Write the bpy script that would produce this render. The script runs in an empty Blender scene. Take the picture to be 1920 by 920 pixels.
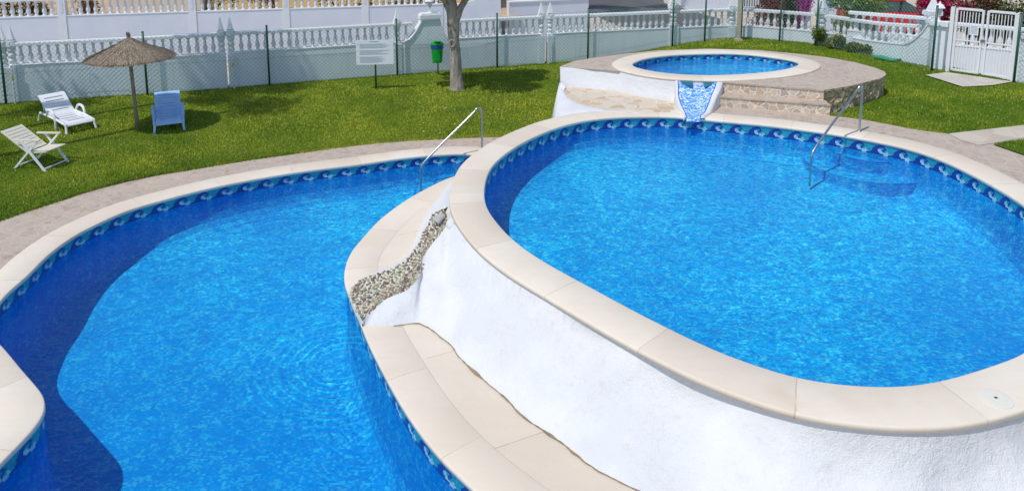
import bpy, bmesh, math, random
import numpy as np
from mathutils import Vector, Matrix, noise
from mathutils.geometry import delaunay_2d_cdt
random.seed(7); rng = np.random.default_rng(7)
C = bpy.context.scene.collection
PI = math.pi
# ------------------------------------------------------------ camera
F = 1350.0; TH = math.radians(9.05); CX = 960.0; CY = 45.0; H = 4.2     # focal length in px of a 1920 wide frame
cam = bpy.data.cameras.new('camera'); camo = bpy.data.objects.new('camera', cam); C.objects.link(camo)
camo.location = (0, 0, H); camo.rotation_euler = (PI/2 - TH, 0, 0)
cam.sensor_width = 36; cam.lens = 36*F/1920; cam.shift_y = -(460-CY)/1920; cam.clip_end = 600; cam.clip_start = .05
bpy.context.scene.camera = camo
# ------------------------------------------------------------ world, sun, exposure
SUN = Vector((-.40, -.37, 1)).normalized()
w = bpy.data.worlds.new('World'); bpy.context.scene.world = w; w.use_nodes = True
nt = w.node_tree; sky = nt.nodes.new('ShaderNodeTexSky'); sky.sky_type = 'NISHITA'; sky.sun_disc = False
sky.sun_elevation = math.asin(SUN.z); sky.sun_rotation = math.atan2(SUN.x, SUN.y)
sky.air_density = 1.0; sky.dust_density = .6
nt.nodes['Background'].inputs[1].default_value = .15
nt.links.new(sky.outputs[0], nt.nodes['Background'].inputs[0])
sl = bpy.data.lights.new('sun', 'SUN'); sl.energy = 3.15; sl.angle = math.radians(.5); sl.color = (1, .96, .9)
so = bpy.data.objects.new('sun', sl); C.objects.link(so); so.rotation_euler = SUN.to_track_quat('Z', 'Y').to_euler()
vs = bpy.context.scene.view_settings
vs.view_transform = 'Standard'; vs.look = 'None'; vs.gamma = 1; vs.exposure = -.09; vs.use_curve_mapping = False
bpy.context.scene.cycles.max_bounces = 10; bpy.context.scene.cycles.transparent_max_bounces = 24

def U(x, y, z):
    "world point at height z under a pixel of the 1920 wide photograph"
    u = (x-CX)/F; v = (y-CY)/F
    dy = math.cos(TH)-v*math.sin(TH); dz = -math.sin(TH)-v*math.cos(TH)
    t = (z-H)/dz
    return Vector((u*t, dy*t, z))
def UY(x, y, Y):
    "world point at distance Y"
    u = (x-CX)/F; v = (y-CY)/F
    dy = math.cos(TH)-v*math.sin(TH); dz = -math.sin(TH)-v*math.cos(TH)
    t = Y/dy
    return Vector((u*t, Y, H+dz*t))
# ------------------------------------------------------------ materials
def mat(name, base=(.5, .5, .5), rough=.6, metal=0, spec=.5):
    m = bpy.data.materials.new(name); m.use_nodes = True
    b = m.node_tree.nodes['Principled BSDF']
    b.inputs['Base Color'].default_value = (*base, 1); b.inputs['Roughness'].default_value = rough
    b.inputs['Metallic'].default_value = metal; b.inputs['Specular IOR Level'].default_value = spec
    return m
class NB:
    def __init__(s, m): s.m = m; s.t = m.node_tree; s.n = s.t.nodes; s.b = s.n.get('Principled BSDF')
    def new(s, typ, **kw):
        n = s.n.new(typ)
        for k, v in kw.items():
            if k.startswith('i_'):
                key = k[2:].replace('_', ' ')
                n.inputs[int(key) if key.isdigit() else key].default_value = v
            else: setattr(n, k, v)
        return n
    def link(s, a, b): s.t.links.new(a, b)
    def coord(s, kind='Object', scale=None):
        c = s.new('ShaderNodeTexCoord').outputs[kind]
        if scale is not None:
            mp = s.new('ShaderNodeMapping'); mp.inputs['Scale'].default_value = scale; s.link(c, mp.inputs[0]); c = mp.outputs[0]
        return c
    def noise(s, co, scale, detail=4, rough=.55, dist=0):
        n = s.new('ShaderNodeTexNoise'); n.inputs['Scale'].default_value = scale; n.inputs['Detail'].default_value = detail
        n.inputs['Roughness'].default_value = rough; n.inputs['Distortion'].default_value = dist; s.link(co, n.inputs['Vector']); return n.outputs['Fac']
    def ramp(s, fac, stops, interp='LINEAR'):
        r = s.new('ShaderNodeValToRGB'); r.color_ramp.interpolation = interp; e = r.color_ramp.elements
        while len(e) < len(stops): e.new(.5)
        for i, (p, c) in enumerate(stops):
            e[i].position = p; e[i].color = (*c, 1) if len(c) == 3 else c
        s.link(fac, r.inputs[0]); return r.outputs[0]
    def mix(s, fac, a, b, mode='MIX'):
        n = s.new('ShaderNodeMix', data_type='RGBA', blend_type=mode)
        for inp, v in ((n.inputs[0], fac), (n.inputs[6], a), (n.inputs[7], b)):
            if isinstance(v, (int, float)): inp.default_value = v
            elif isinstance(v, tuple): inp.default_value = (*v, 1)
            else: s.link(v, inp)
        return n.outputs[2]
    def math(s, op, a, b=None, c=None):
        n = s.new('ShaderNodeMath', operation=op)
        for i, v in enumerate((a, b, c)):
            if v is None: continue
            if isinstance(v, (int, float)): n.inputs[i].default_value = v
            else: s.link(v, n.inputs[i])
        return n.outputs[0]
    def bump(s, h, strength=.3, dist=.02):
        n = s.new('ShaderNodeBump'); n.inputs['Strength'].default_value = strength; n.inputs['Distance'].default_value = dist
        s.link(h, n.inputs['Height']); s.link(n.outputs[0], s.b.inputs['Normal']); return n
    def col(s, c): s.link(c, s.b.inputs['Base Color'])

def m_noisy(name, c1, c2, scale=3, rough=.7, bump=.2, bscale=40, bdist=.01, spec=.4, detail=5):
    m = mat(name, c1, rough, spec=spec); b = NB(m); co = b.coord()
    b.col(b.ramp(b.noise(co, scale, detail), [(.3, c1), (.7, c2)]))
    if bump: b.bump(b.noise(co, bscale, 4), bump, bdist)
    return m
M = {}
def m_travertine():
    m = mat('travertine_coping', rough=.62, spec=.35); b = NB(m); co = b.coord()
    big = b.noise(co, .9, 4, .6); strk = b.noise(b.coord('Object', (1.2, 6, 3)), 1.6, 6, .65, .6); fine = b.noise(co, 55, 3)
    c = b.mix(b.ramp(big, [(.35, (0, 0, 0)), (.7, (1, 1, 1))]), (.74, .645, .53), (.80, .725, .62))
    c = b.mix(b.math('MULTIPLY', b.ramp(strk, [(.45, (0, 0, 0)), (.75, (1, 1, 1))]), .35), c, (.70, .60, .48))
    c = b.mix(b.math('MULTIPLY', b.ramp(fine, [(.55, (0, 0, 0)), (.85, (1, 1, 1))]), .22), c, (.52, .43, .32))
    # stains
    st = b.ramp(b.noise(co, .55, 3, .7), [(.62, (0, 0, 0)), (.74, (1, 1, 1))])
    c = b.mix(b.math('MULTIPLY', st, .34), c, (.60, .45, .30))
    # joints across the coping, from the mesh's own running length in UV
    uv = b.new('ShaderNodeUVMap'); uv.uv_map = 'UVMap'; sp = b.new('ShaderNodeSeparateXYZ'); b.link(uv.outputs[0], sp.inputs[0])
    wv = b.math('ADD', sp.outputs[0], b.math('MULTIPLY', b.noise(co, 9, 2), .012))
    fr = b.math('FRACT', wv); j = b.math('LESS_THAN', b.math('ABSOLUTE', b.math('SUBTRACT', fr, .5)), .0042)
    wn = b.new('ShaderNodeTexWhiteNoise', noise_dimensions='1D'); b.link(b.math('FLOOR', b.math('ADD', wv, .5)), wn.inputs['W'])
    c = b.mix(1.0, c, b.ramp(wn.outputs['Value'], [(0, (.92, .90, .88)), (1, (1.02, 1.02, 1.01))]), 'MULTIPLY')
    pit = b.math('MULTIPLY', b.ramp(b.noise(co, 140, 2), [(.68, (0, 0, 0)), (.74, (1, 1, 1))]), b.ramp(b.noise(co, 3, 3), [(.45, (0, 0, 0)), (.65, (.6, .6, .6))]))
    c = b.mix(pit, c, (.38, .30, .22))
    jn = b.math('MULTIPLY', j, b.ramp(b.noise(co, 5, 3), [(.3, (.05, .05, .05)), (.6, (.5, .5, .5))]))
    c = b.mix(jn, c, (.34, .27, .2)); b.col(c)
    h = b.math('SUBTRACT', b.noise(co, 30, 4), b.math('MULTIPLY', j, 1.2)); b.bump(h, .25, .006); return m
M['coping'] = m_travertine()
def m_stucco():
    m = mat('white_stucco', rough=.85, spec=.2); b = NB(m); co = b.coord()
    lo = b.noise(co, 2.2, 3, .55); mid = b.noise(co, 13, 5, .62, .6); hi = b.noise(co, 70, 4, .6)
    c = b.mix(b.ramp(b.noise(co, 1.3, 4, .6), [(.45, (0, 0, 0)), (.75, (1, 1, 1))]), (.705, .712, .725), (.655, .655, .66))
    c = b.mix(b.math('MULTIPLY', b.ramp(b.noise(co, 6, 5, .7), [(.58, (0, 0, 0)), (.72, (1, 1, 1))]), .36), c, (.52, .48, .41))
    b.col(c)
    patch = b.ramp(b.noise(co, .9, 2), [(.38, (.25, .25, .25)), (.62, (1, 1, 1))])
    h = b.math('ADD', b.math('MULTIPLY', lo, 1.2), b.math('MULTIPLY', b.math('ADD', b.math('MULTIPLY', mid, .9), b.math('MULTIPLY', hi, .42)), patch))
    b.bump(h, .55, .05); return m
M['stucco'] = m_stucco()
def m_mosaic():
    m = mat('pool_floor_mosaic', rough=.85, spec=0.0); b = NB(m); co = b.coord()
    # tiles laid 2.5 cm; pattern warped to imitate refraction by the ripples
    n1 = b.new('ShaderNodeTexNoise'); n1.inputs['Scale'].default_value = 5; n1.inputs['Detail'].default_value = 2
    b.link(b.coord('Object', (1, 1.7, 1)), n1.inputs['Vector'])
    off = b.new('ShaderNodeVectorMath', operation='SUBTRACT'); b.link(n1.outputs['Color'], off.inputs[0]); off.inputs[1].default_value = (.5, .5, .5)
    far = b.new('ShaderNodeSeparateXYZ'); b.link(co, far.inputs[0])
    amp = b.math('MULTIPLY', b.ramp(b.math('MULTIPLY', far.outputs[1], .1), [(.66, (.03, .03, .03)), (.95, (1, 1, 1))]), .13)
    sc = b.new('ShaderNodeVectorMath', operation='SCALE'); b.link(off.outputs[0], sc.inputs[0]); b.link(amp, sc.inputs['Scale'])
    ad = b.new('ShaderNodeVectorMath', operation='ADD'); b.link(co, ad.inputs[0]); b.link(sc.outputs[0], ad.inputs[1])
    sn = b.new('ShaderNodeVectorMath', operation='SNAP'); b.link(ad.outputs[0], sn.inputs[0]); sn.inputs[1].default_value = (.034, .026, .026)
    wn = b.new('ShaderNodeTexWhiteNoise', noise_dimensions='3D'); b.link(sn.outputs[0], wn.inputs['Vector'])
    clump = b.noise(sn.outputs[0], 7, 2)
    v = b.math('ADD', wn.outputs['Value'], b.math('MULTIPLY', b.math('SUBTRACT', clump, .5), 1.6))
    c = b.ramp(v, [(.0, (.002, .245, .66)), (.42, (.003, .262, .675)), (.64, (.007, .305, .69)), (.84, (.022, .385, .70))], 'CONSTANT')
    sc2 = b.ramp(b.noise(co, 1.3, 3), [(.35, (.9, .9, .93)), (.7, (1.0, 1.04, 1.02))])
    c = b.mix(1.0, c, sc2, 'MULTIPLY'); b.col(c); return m
M['mosaic'] = m_mosaic()
M['nosing'] = mat('dark_blue_nosing', (.004, .15, .58), .8, 0, 0)
def m_water():
    m = bpy.data.materials.new('pool_water'); m.use_nodes = True; b = NB(m); b.n.remove(b.b)
    out = b.n['Material Output']; co = b.coord()
    # ripples: two noises plus two ring systems
    rp = b.noise(b.coord('Object', (1, 1.5, 1)), 3.2, 4, .6, .8)
    rp2 = b.noise(b.coord('Object', (1, 2.2, 1)), 9, 3, .55, .6)
    sp = b.new('ShaderNodeSeparateXYZ'); b.link(co, sp.inputs[0])
    def ring(cx, cy, freq, r0, r1):
        dx = b.math('SUBTRACT', sp.outputs[0], cx); dy = b.math('SUBTRACT', sp.outputs[1], cy)
        d = b.math('SQRT', b.math('ADD', b.math('MULTIPLY', dx, dx), b.math('MULTIPLY', dy, dy)))
        s = b.math('SINE', b.math('ADD', b.math('MULTIPLY', d, freq), b.math('MULTIPLY', rp, 7)))
        f = b.new('ShaderNodeMapRange'); b.link(d, f.inputs[0]); f.inputs[1].default_value = r0; f.inputs[2].default_value = r1
        f.inputs[3].default_value = 1; f.inputs[4].default_value = 0
        f2 = b.new('ShaderNodeMapRange'); b.link(d, f2.inputs[0]); f2.inputs[1].default_value = .05; f2.inputs[2].default_value = .4
        return b.math('MULTIPLY', s, b.math('MULTIPLY', f.outputs[0], f2.outputs[0]))
    R1 = ring(-1.95, 7.6, 58, .2, 1.7); R2 = ring(6.0, 12.4, 34, .5, 2.4)
    rings = b.math('ADD', R1, b.math('MULTIPLY', R2, .55))
    h = b.math('ADD', b.math('ADD', rp, b.math('MULTIPLY', rp2, .45)), b.math('MULTIPLY', rings, .2))
    bp = b.new('ShaderNodeBump'); bp.inputs['Strength'].default_value = .55; bp.inputs['Distance'].default_value = .06; b.link(h, bp.inputs['Height'])
    fr = b.new('ShaderNodeFresnel'); fr.inputs[0].default_value = 1.33; b.link(bp.outputs[0], fr.inputs[1])
    gl = b.new('ShaderNodeBsdfGlossy'); gl.inputs['Roughness'].default_value = .03; b.link(bp.outputs[0], gl.inputs['Normal'])
    # caustics painted into the transparent colour: thin bright webs imitating light focused by ripples
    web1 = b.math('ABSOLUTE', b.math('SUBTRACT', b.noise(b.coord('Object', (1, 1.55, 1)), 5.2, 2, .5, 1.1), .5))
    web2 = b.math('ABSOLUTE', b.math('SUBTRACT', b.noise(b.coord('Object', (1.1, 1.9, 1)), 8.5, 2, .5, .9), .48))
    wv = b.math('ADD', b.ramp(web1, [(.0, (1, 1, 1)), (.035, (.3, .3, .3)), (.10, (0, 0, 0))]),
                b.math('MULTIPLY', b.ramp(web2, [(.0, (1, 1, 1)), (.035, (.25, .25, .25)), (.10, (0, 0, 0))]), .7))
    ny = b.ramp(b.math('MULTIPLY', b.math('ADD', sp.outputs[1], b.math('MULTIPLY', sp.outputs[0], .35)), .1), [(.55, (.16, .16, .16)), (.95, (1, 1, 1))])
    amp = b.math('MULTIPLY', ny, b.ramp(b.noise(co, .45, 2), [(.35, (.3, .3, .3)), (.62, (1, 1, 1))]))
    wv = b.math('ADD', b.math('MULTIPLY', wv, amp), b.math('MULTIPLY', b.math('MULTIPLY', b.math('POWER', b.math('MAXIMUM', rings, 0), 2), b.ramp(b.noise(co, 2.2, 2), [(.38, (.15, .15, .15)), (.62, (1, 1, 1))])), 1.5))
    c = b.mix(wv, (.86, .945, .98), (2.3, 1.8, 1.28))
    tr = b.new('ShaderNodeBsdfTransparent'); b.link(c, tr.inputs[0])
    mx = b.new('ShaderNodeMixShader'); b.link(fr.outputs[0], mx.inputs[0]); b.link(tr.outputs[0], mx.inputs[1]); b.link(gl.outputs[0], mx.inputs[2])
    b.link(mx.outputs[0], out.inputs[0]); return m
M['water'] = m_water()
def m_attr(name, rough=.3, spec=.5, bump=0):
    m = mat(name, rough=rough, spec=spec); b = NB(m); a = b.new('ShaderNodeAttribute'); a.attribute_name = 'Col'; c = a.outputs['Color']
    if bump: b.bump(b.noise(b.coord(), 60, 3), bump, .004)
    b.col(c); return m
M['band'] = m_attr('wave_mosaic_tiles'); M['pebbles'] = m_attr('river_pebbles', .55, .4)
def m_paver(name='stone_effect_paving', c=((.41, .31, .235), (.56, .45, .35), (.46, .385, .335)), grid=.45, rot=.35):
    m = mat(name, rough=.75, spec=.3); b = NB(m)
    mp = b.new('ShaderNodeMapping'); mp.inputs['Rotation'].default_value = (0, 0, rot); b.link(b.coord(), mp.inputs[0]); co = mp.outputs[0]
    v = b.new('ShaderNodeTexVoronoi'); v.inputs['Scale'].default_value = 9; b.link(co, v.inputs['Vector'])
    e = b.new('ShaderNodeTexVoronoi', feature='DISTANCE_TO_EDGE'); e.inputs['Scale'].default_value = 9; b.link(co, e.inputs['Vector'])
    sep = b.new('ShaderNodeSeparateColor'); b.link(v.outputs['Color'], sep.inputs[0])
    cc = b.ramp(sep.outputs[0], [(.0, c[0]), (.5, c[1]), (1, c[2])])
    cc = b.mix(b.math('MULTIPLY', b.noise(co, 30, 5, .7), .5), cc, (.30, .25, .22))
    line = b.ramp(e.outputs['Distance'], [(.02, (1, 1, 1)), (.07, (0, 0, 0))])
    cc = b.mix(b.math('MULTIPLY', line, .45), cc, (.60, .52, .44))
    sp = b.new('ShaderNodeSeparateXYZ'); b.link(co, sp.inputs[0])
    def g(o):
        f = b.math('FRACT', b.math('DIVIDE', o, grid)); return b.math('GREATER_THAN', b.math('ABSOLUTE', b.math('SUBTRACT', f, .5)), .482)
    gg = b.math('MAXIMUM', g(sp.outputs[0]), g(sp.outputs[1]))
    cc = b.mix(b.math('MULTIPLY', gg, .35), cc, (.62, .54, .44))
    cc = b.mix(b.math('MULTIPLY', b.ramp(b.noise(co, .8, 3), [(.4, (0, 0, 0)), (.7, (1, 1, 1))]), .3), cc, (.56, .47, .38))
    b.col(cc); b.bump(b.math('SUBTRACT', b.noise(co, 25, 4), line), .3, .008); return m
M['paver'] = m_paver()
def m_flag(name, scale, cols, grout, gw=.05, bump=.5, axes=(1, 1, 1)):
    m = mat(name, rough=.7, spec=.3); b = NB(m); co = b.coord('Object', axes)
    nz = b.new('ShaderNodeTexNoise'); nz.inputs['Scale'].default_value = scale*1.3; b.link(co, nz.inputs['Vector'])
    mx = b.new('ShaderNodeMix', data_type='VECTOR'); mx.inputs[0].default_value = .12 if scale < 6 else .06
    b.link(co, mx.inputs[4]); b.link(nz.outputs['Color'], mx.inputs[5]); co2 = mx.outputs[1]
    v = b.new('ShaderNodeTexVoronoi'); v.inputs['Scale'].default_value = scale; b.link(co2, v.inputs['Vector'])
    e = b.new('ShaderNodeTexVoronoi', feature='DISTANCE_TO_EDGE'); e.inputs['Scale'].default_value = scale; b.link(co2, e.inputs['Vector'])
    sep = b.new('ShaderNodeSeparateColor'); b.link(v.outputs['Color'], sep.inputs[0])
    cc = b.ramp(sep.outputs[0], [(i/(len(cols)), c) for i, c in enumerate(cols)], 'CONSTANT')
    cc = b.mix(b.math('MULTIPLY', b.noise(co, scale*4, 4, .7), .35), cc, (.45, .36, .27))
    line = b.ramp(e.outputs['Distance'], [(gw*.5, (1, 1, 1)), (gw*1.1, (0, 0, 0))])
    b.col(b.mix(line, cc, grout)); b.bump(b.math('SUBTRACT', b.noise(co, scale*5, 4), line), bump, .015); return m
M['shelf'] = m_flag('cream_crazy_paving', 4.2, [(.62, .47, .30), (.70, .58, .42), (.55, .42, .28), (.66, .54, .40), (.72, .62, .48)], (.66, .60, .52), .07)
M['riser'] = m_flag('flagstone_facing', 7.5, [(.56, .44, .33), (.44, .39, .36), (.62, .51, .39), (.54, .36, .26), (.60, .49, .36), (.64, .54, .43)], (.78, .70, .58), .07)
M['rock'] = m_flag('rough_mossy_stone', 8.0, [(.54, .42, .24), (.62, .51, .33), (.44, .34, .19), (.58, .48, .32)], (.28, .22, .12), .06, 1.0)
M['flag_path'] = m_flag('cream_flagstones', 2.2, [(.55, .47, .38), (.60, .53, .44), (.50, .43, .35)], (.50, .45, .36), .03, .3)
def m_chute():
    m = mat('blue_white_mosaic', rough=.3); b = NB(m); co = b.coord()
    sn = b.new('ShaderNodeVectorMath', operation='SNAP'); b.link(co, sn.inputs[0]); sn.inputs[1].default_value = (.03, .03, .03)
    wn = b.new('ShaderNodeTexWhiteNoise', noise_dimensions='3D'); b.link(sn.outputs[0], wn.inputs['Vector'])
    b.col(b.ramp(wn.outputs['Value'], [(0, (.07, .27, .74)), (.3, (.30, .52, .86)), (.55, (.70, .78, .88)), (.82, (.14, .38, .80))], 'CONSTANT')); return m
M['chute'] = m_chute()
def m_lawn():
    m = mat('lawn_ground', rough=.9, spec=.1); b = NB(m); co = b.coord()
    c = b.ramp(b.noise(co, .5, 4, .6), [(.35, (.08, .15, .008)), (.65, (.15, .22, .014))])
    c = b.mix(b.math('MULTIPLY', b.ramp(b.noise(co, 2.6, 5, .7), [(.48, (0, 0, 0)), (.75, (1, 1, 1))]), .55), c, (.24, .24, .05))
    c = b.mix(b.math('MULTIPLY', b.ramp(b.noise(co, 28, 5, .7), [(.35, (1, 1, 1)), (.6, (0, 0, 0))]), .5), c, (.03, .06, .005))
    b.col(c); b.bump(b.noise(co, 60, 4), .8, .03); return m
M['lawn'] = m_lawn(); M['grass'] = m_attr('grass_blades', .7, .15); M['leaf'] = m_attr('leaves', .6, .2)
M['paint'] = m_noisy('white_wall_paint', (.68, .72, .80), (.74, .77, .84), 1.5, .75, .25, 25)
def m_wallp():
    m = mat('painted_wall', rough=.8, spec=.2); b = NB(m); co = b.coord()
    c = b.ramp(b.noise(co, 1.2, 4), [(.3, (.76, .82, .87)), (.7, (.81, .86, .89))])
    c = b.mix(b.math('MULTIPLY', b.ramp(b.noise(b.coord('Object', (6, 6, .7)), 1.5, 4), [(.5, (0, 0, 0)), (.75, (1, 1, 1))]), .25), c, (.48, .52, .52))
    b.col(c); b.bump(b.noise(co, 20, 4), .2, .01); return m
M['wall'] = m_wallp()
M['plaster'] = m_noisy('cast_baluster_white', (.74, .77, .80), (.80, .82, .84), 4, .7, 0)
M['plaster_line'] = mat('grey_joint', (.35, .37, .40), .8)
M['green_post'] = mat('dark_green_paint', (.012, .085, .05), .4)
M['wire'] = mat('green_coated_wire', (.13, .26, .23), .5)
M['steel'] = mat('brushed_stainless_steel', (.45, .47, .49), .3, 1)
M['white_plastic'] = m_noisy('white_resin', (.74, .76, .78), (.80, .81, .82), 3, .4, 0)
M['cream_plastic'] = m_noisy('cream_resin', (.70, .66, .54), (.76, .72, .60), 3, .45, 0)
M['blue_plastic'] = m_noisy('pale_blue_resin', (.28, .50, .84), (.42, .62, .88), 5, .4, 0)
M['sign'] = mat('sign_white', (.80, .83, .88), .5); M['ink'] = mat('sign_ink', (.36, .40, .48), .6)
M['bin'] = m_noisy('green_bin_plastic', (.005, .30, .03), (.008, .38, .045), 5, .35, 0)
M['bag'] = mat('blue_bin_bag', (.02, .07, .45), .35); M['black'] = mat('black_hole', (.01, .01, .012), .7)
def m_bark():
    m = mat('grey_bark', rough=.9, spec=.1); b = NB(m); co = b.coord('Object', (9, 9, 1.6))
    c = b.ramp(b.noise(co, 1.6, 6, .7, .4), [(.3, (.20, .16, .13)), (.48, (.38, .33, .28)), (.72, (.52, .47, .41))])
    c = b.mix(b.ramp(b.noise(b.coord(), 3.2, 3), [(.6, (0, 0, 0)), (.68, (.7, .7, .7))]), c, (.10, .075, .06)); b.col(c)
    b.bump(b.noise(co, 2.5, 5), .9, .05); return m
M['bark'] = m_bark()
M['straw'] = m_attr('dry_straw', .9, .1)
M['pole_wood'] = m_noisy('weathered_pole', (.22, .18, .14), (.38, .33, .28), 8, .8, .3)
M['asphalt'] = m_noisy('asphalt', (.075, .075, .082), (.12, .115, .115), 1.2, .9, .2, 60)
M['sand'] = m_noisy('pale_pavement', (.46, .38, .30), (.60, .52, .43), 1.0, .85, .1)
M['terracotta'] = m_noisy('terracotta_patio', (.42, .26, .15), (.55, .42, .27), 1.1, .8, 0)
M['yellow'] = m_noisy('yellow_render', (.72, .50, .20), (.78, .58, .27), 1.5, .8, .1)
M['brown'] = m_noisy('brown_trim', (.38, .20, .09), (.45, .26, .12), 4, .8, 0)
M['red'] = mat('red_car_paint', (.62, .006, .012), .25); M['glass'] = mat('dark_car_glass', (.03, .09, .09), .06, 0, .8); M['tyre'] = mat('tyre_rubber', (.02, .02, .02), .8)
M['lamp_glass'] = mat('frosted_lantern_glass', (.55, .60, .60), .3)
M['concrete'] = m_noisy('old_concrete', (.38, .36, .28), (.48, .45, .36), 5, .9, .2)
M['slab'] = m_noisy('entrance_slab', (.46, .42, .36), (.58, .54, .48), 3, .85, .2)
M['dirt'] = m_noisy('dirt_in_crack', (.20, .15, .08), (.42, .34, .22), 20, .95, .3)
M['hose'] = mat('green_netting', (.02, .32, .16), .6)
M['dark_teal'] = mat('teal_glazed_tile', (.0, .16, .24), .3)
M['blue_trim'] = mat('blue_cap', (.06, .22, .42), .6)
M['yellow_tag'] = mat('yellow_tape', (.75, .5, .05), .6)
# ------------------------------------------------------------ object helpers
class MB:
    def __init__(s): s.v = []; s.f = []; s.c = []; s.mi = []; s.uv = None; s.cur = 0; s.curc = None
    def face(s, idx): s.f.append(tuple(idx)); s.mi.append(s.cur); s.c.append(s.curc)
    def add(s, vs, fs):
        o = len(s.v); s.v.extend([tuple(p) for p in vs])
        for f in fs: s.face([i+o for i in f])
    def quad(s, a, b, c, d): s.add([a, b, c, d], [(0, 1, 2, 3)])
    def box(s, c, size, rz=0, mtx=None, taper=1):
        x, y, z = size[0]/2, size[1]/2, size[2]/2
        pts = [Vector((sx*x*(taper if sz > 0 else 1), sy*y*(taper if sz > 0 else 1), sz*z)) for sz in (-1, 1) for sy in (-1, 1) for sx in (-1, 1)]
        R = Matrix.Rotation(rz, 3, 'Z') if mtx is None else mtx
        s.add([R @ p + Vector(c) for p in pts], [(0, 2, 3, 1), (4, 5, 7, 6), (0, 1, 5, 4), (1, 3, 7, 5), (3, 2, 6, 7), (2, 0, 4, 6)])
    def bar(s, a, b, w, h=None, up=(0, 0, 1)):
        a = Vector(a); b = Vector(b); d = b-a; L = d.length; d.normalize(); u = Vector(up); sd = d.cross(u)
        if sd.length < 1e-4: sd = d.cross(Vector((1, 0, 0)))
        sd.normalize(); u = sd.cross(d); s.box((a+b)/2, (w, L, h or w), mtx=Matrix((sd, d, u)).transposed())
    def tube(s, pts, r, n=8, cap=True):
        pts = [Vector(p) for p in pts]; N = len(pts); o = len(s.v)
        rs = r if isinstance(r, (list, tuple)) else [r]*N
        t0 = (pts[1]-pts[0]).normalized(); ref = t0.orthogonal().normalized()
        for i in range(N):
            t = (pts[min(i+1, N-1)]-pts[max(i-1, 0)]).normalized(); ref = (ref-t*ref.dot(t)).normalized(); b2 = t.cross(ref)
            for k in range(n):
                a = 2*PI*k/n; s.v.append(tuple(pts[i]+(ref*math.cos(a)+b2*math.sin(a))*rs[i]))
        for i in range(N-1):
            for k in range(n): s.face((o+i*n+k, o+i*n+(k+1) % n, o+(i+1)*n+(k+1) % n, o+(i+1)*n+k))
        if cap: s.face([o+k for k in range(n)][::-1]); s.face([o+(N-1)*n+k for k in range(n)])
    def lathe(s, prof, c=(0, 0, 0), n=12, sc=1):
        o = len(s.v); c = Vector(c)
        for r, z in prof:
            for k in range(n): a = 2*PI*k/n; s.v.append((c.x+r*sc*math.cos(a), c.y+r*sc*math.sin(a), c.z+z*sc))
        for i in range(len(prof)-1):
            for k in range(n): s.face((o+i*n+k, o+i*n+(k+1) % n, o+(i+1)*n+(k+1) % n, o+(i+1)*n+k))
        s.face([o+k for k in range(n)][::-1]); s.face([o+(len(prof)-1)*n+k for k in range(n)])
    def loft(s, rows, closed=False):
        o = len(s.v); n = len(rows[0])
        for r in rows: s.v.extend([tuple(p) for p in r])
        for i in range(len(rows)-1):
            for k in range(n if closed else n-1):
                k2 = (k+1) % n; s.face((o+i*n+k, o+i*n+k2, o+(i+1)*n+k2, o+(i+1)*n+k))
    def build(s, name, mats, parent=None, smooth=False, fixn=True, loc=None):
        me = bpy.data.meshes.new(name); L = Vector(loc) if loc is not None else None
        vv = s.v if L is None else [(a-L.x, b-L.y, c-L.z) for a, b, c in s.v]
        me.from_pydata(vv, [], s.f)
        for m in (mats if isinstance(mats, (list, tuple)) else [mats]): me.materials.append(m)
        me.polygons.foreach_set('material_index', s.mi)
        if smooth: me.polygons.foreach_set('use_smooth', [True]*len(s.f))
        if any(c is not None for c in s.c):
            a = me.color_attributes.new('Col', 'FLOAT_COLOR', 'CORNER'); arr = []
            for f, c in zip(s.f, s.c):
                c = c or (.5, .5, .5); arr.extend([c[0], c[1], c[2], 1]*len(f))
            a.data.foreach_set('color', arr)
        if s.uv:
            u = me.uv_layers.new(name='UVMap'); li = [0]*len(me.loops); me.loops.foreach_get('vertex_index', li); arr = []
            for i in li: arr.extend(s.uv[i])
            u.data.foreach_set('uv', arr)
        if fixn and len(s.f) < 60000:
            bm = bmesh.new(); bm.from_mesh(me); bmesh.ops.recalc_face_normals(bm, faces=bm.faces); bm.to_mesh(me); bm.free()
        me.update()
        o = bpy.data.objects.new(name, me); C.objects.link(o)
        if L is not None: o.location = L
        if parent is not None:
            o.parent = parent
            if L is None and parent.location.length > 0:        # mesh written in world coordinates
                o.matrix_parent_inverse = Matrix.Translation(-Vector(parent.location))
        return o
def tag(o, label=None, cat=None, group=None, kind=None):
    for k, v in (('label', label), ('category', cat), ('group', group), ('kind', kind)):
        if v: o[k] = v
    return o
def thing(name, label, cat, loc=(0, 0, 0), rz=0, group=None):
    o = bpy.data.objects.new(name, None); C.objects.link(o); o.location = loc; o.rotation_euler = (0, 0, rz); o.empty_display_size = .2
    return tag(o, label, cat, group, 'thing')
def copy_tree(o, parent=None):
    c = o.copy(); C.objects.link(c)
    if parent: c.parent = parent
    for ch in list(o.children): copy_tree(ch, c)
    return c
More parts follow.
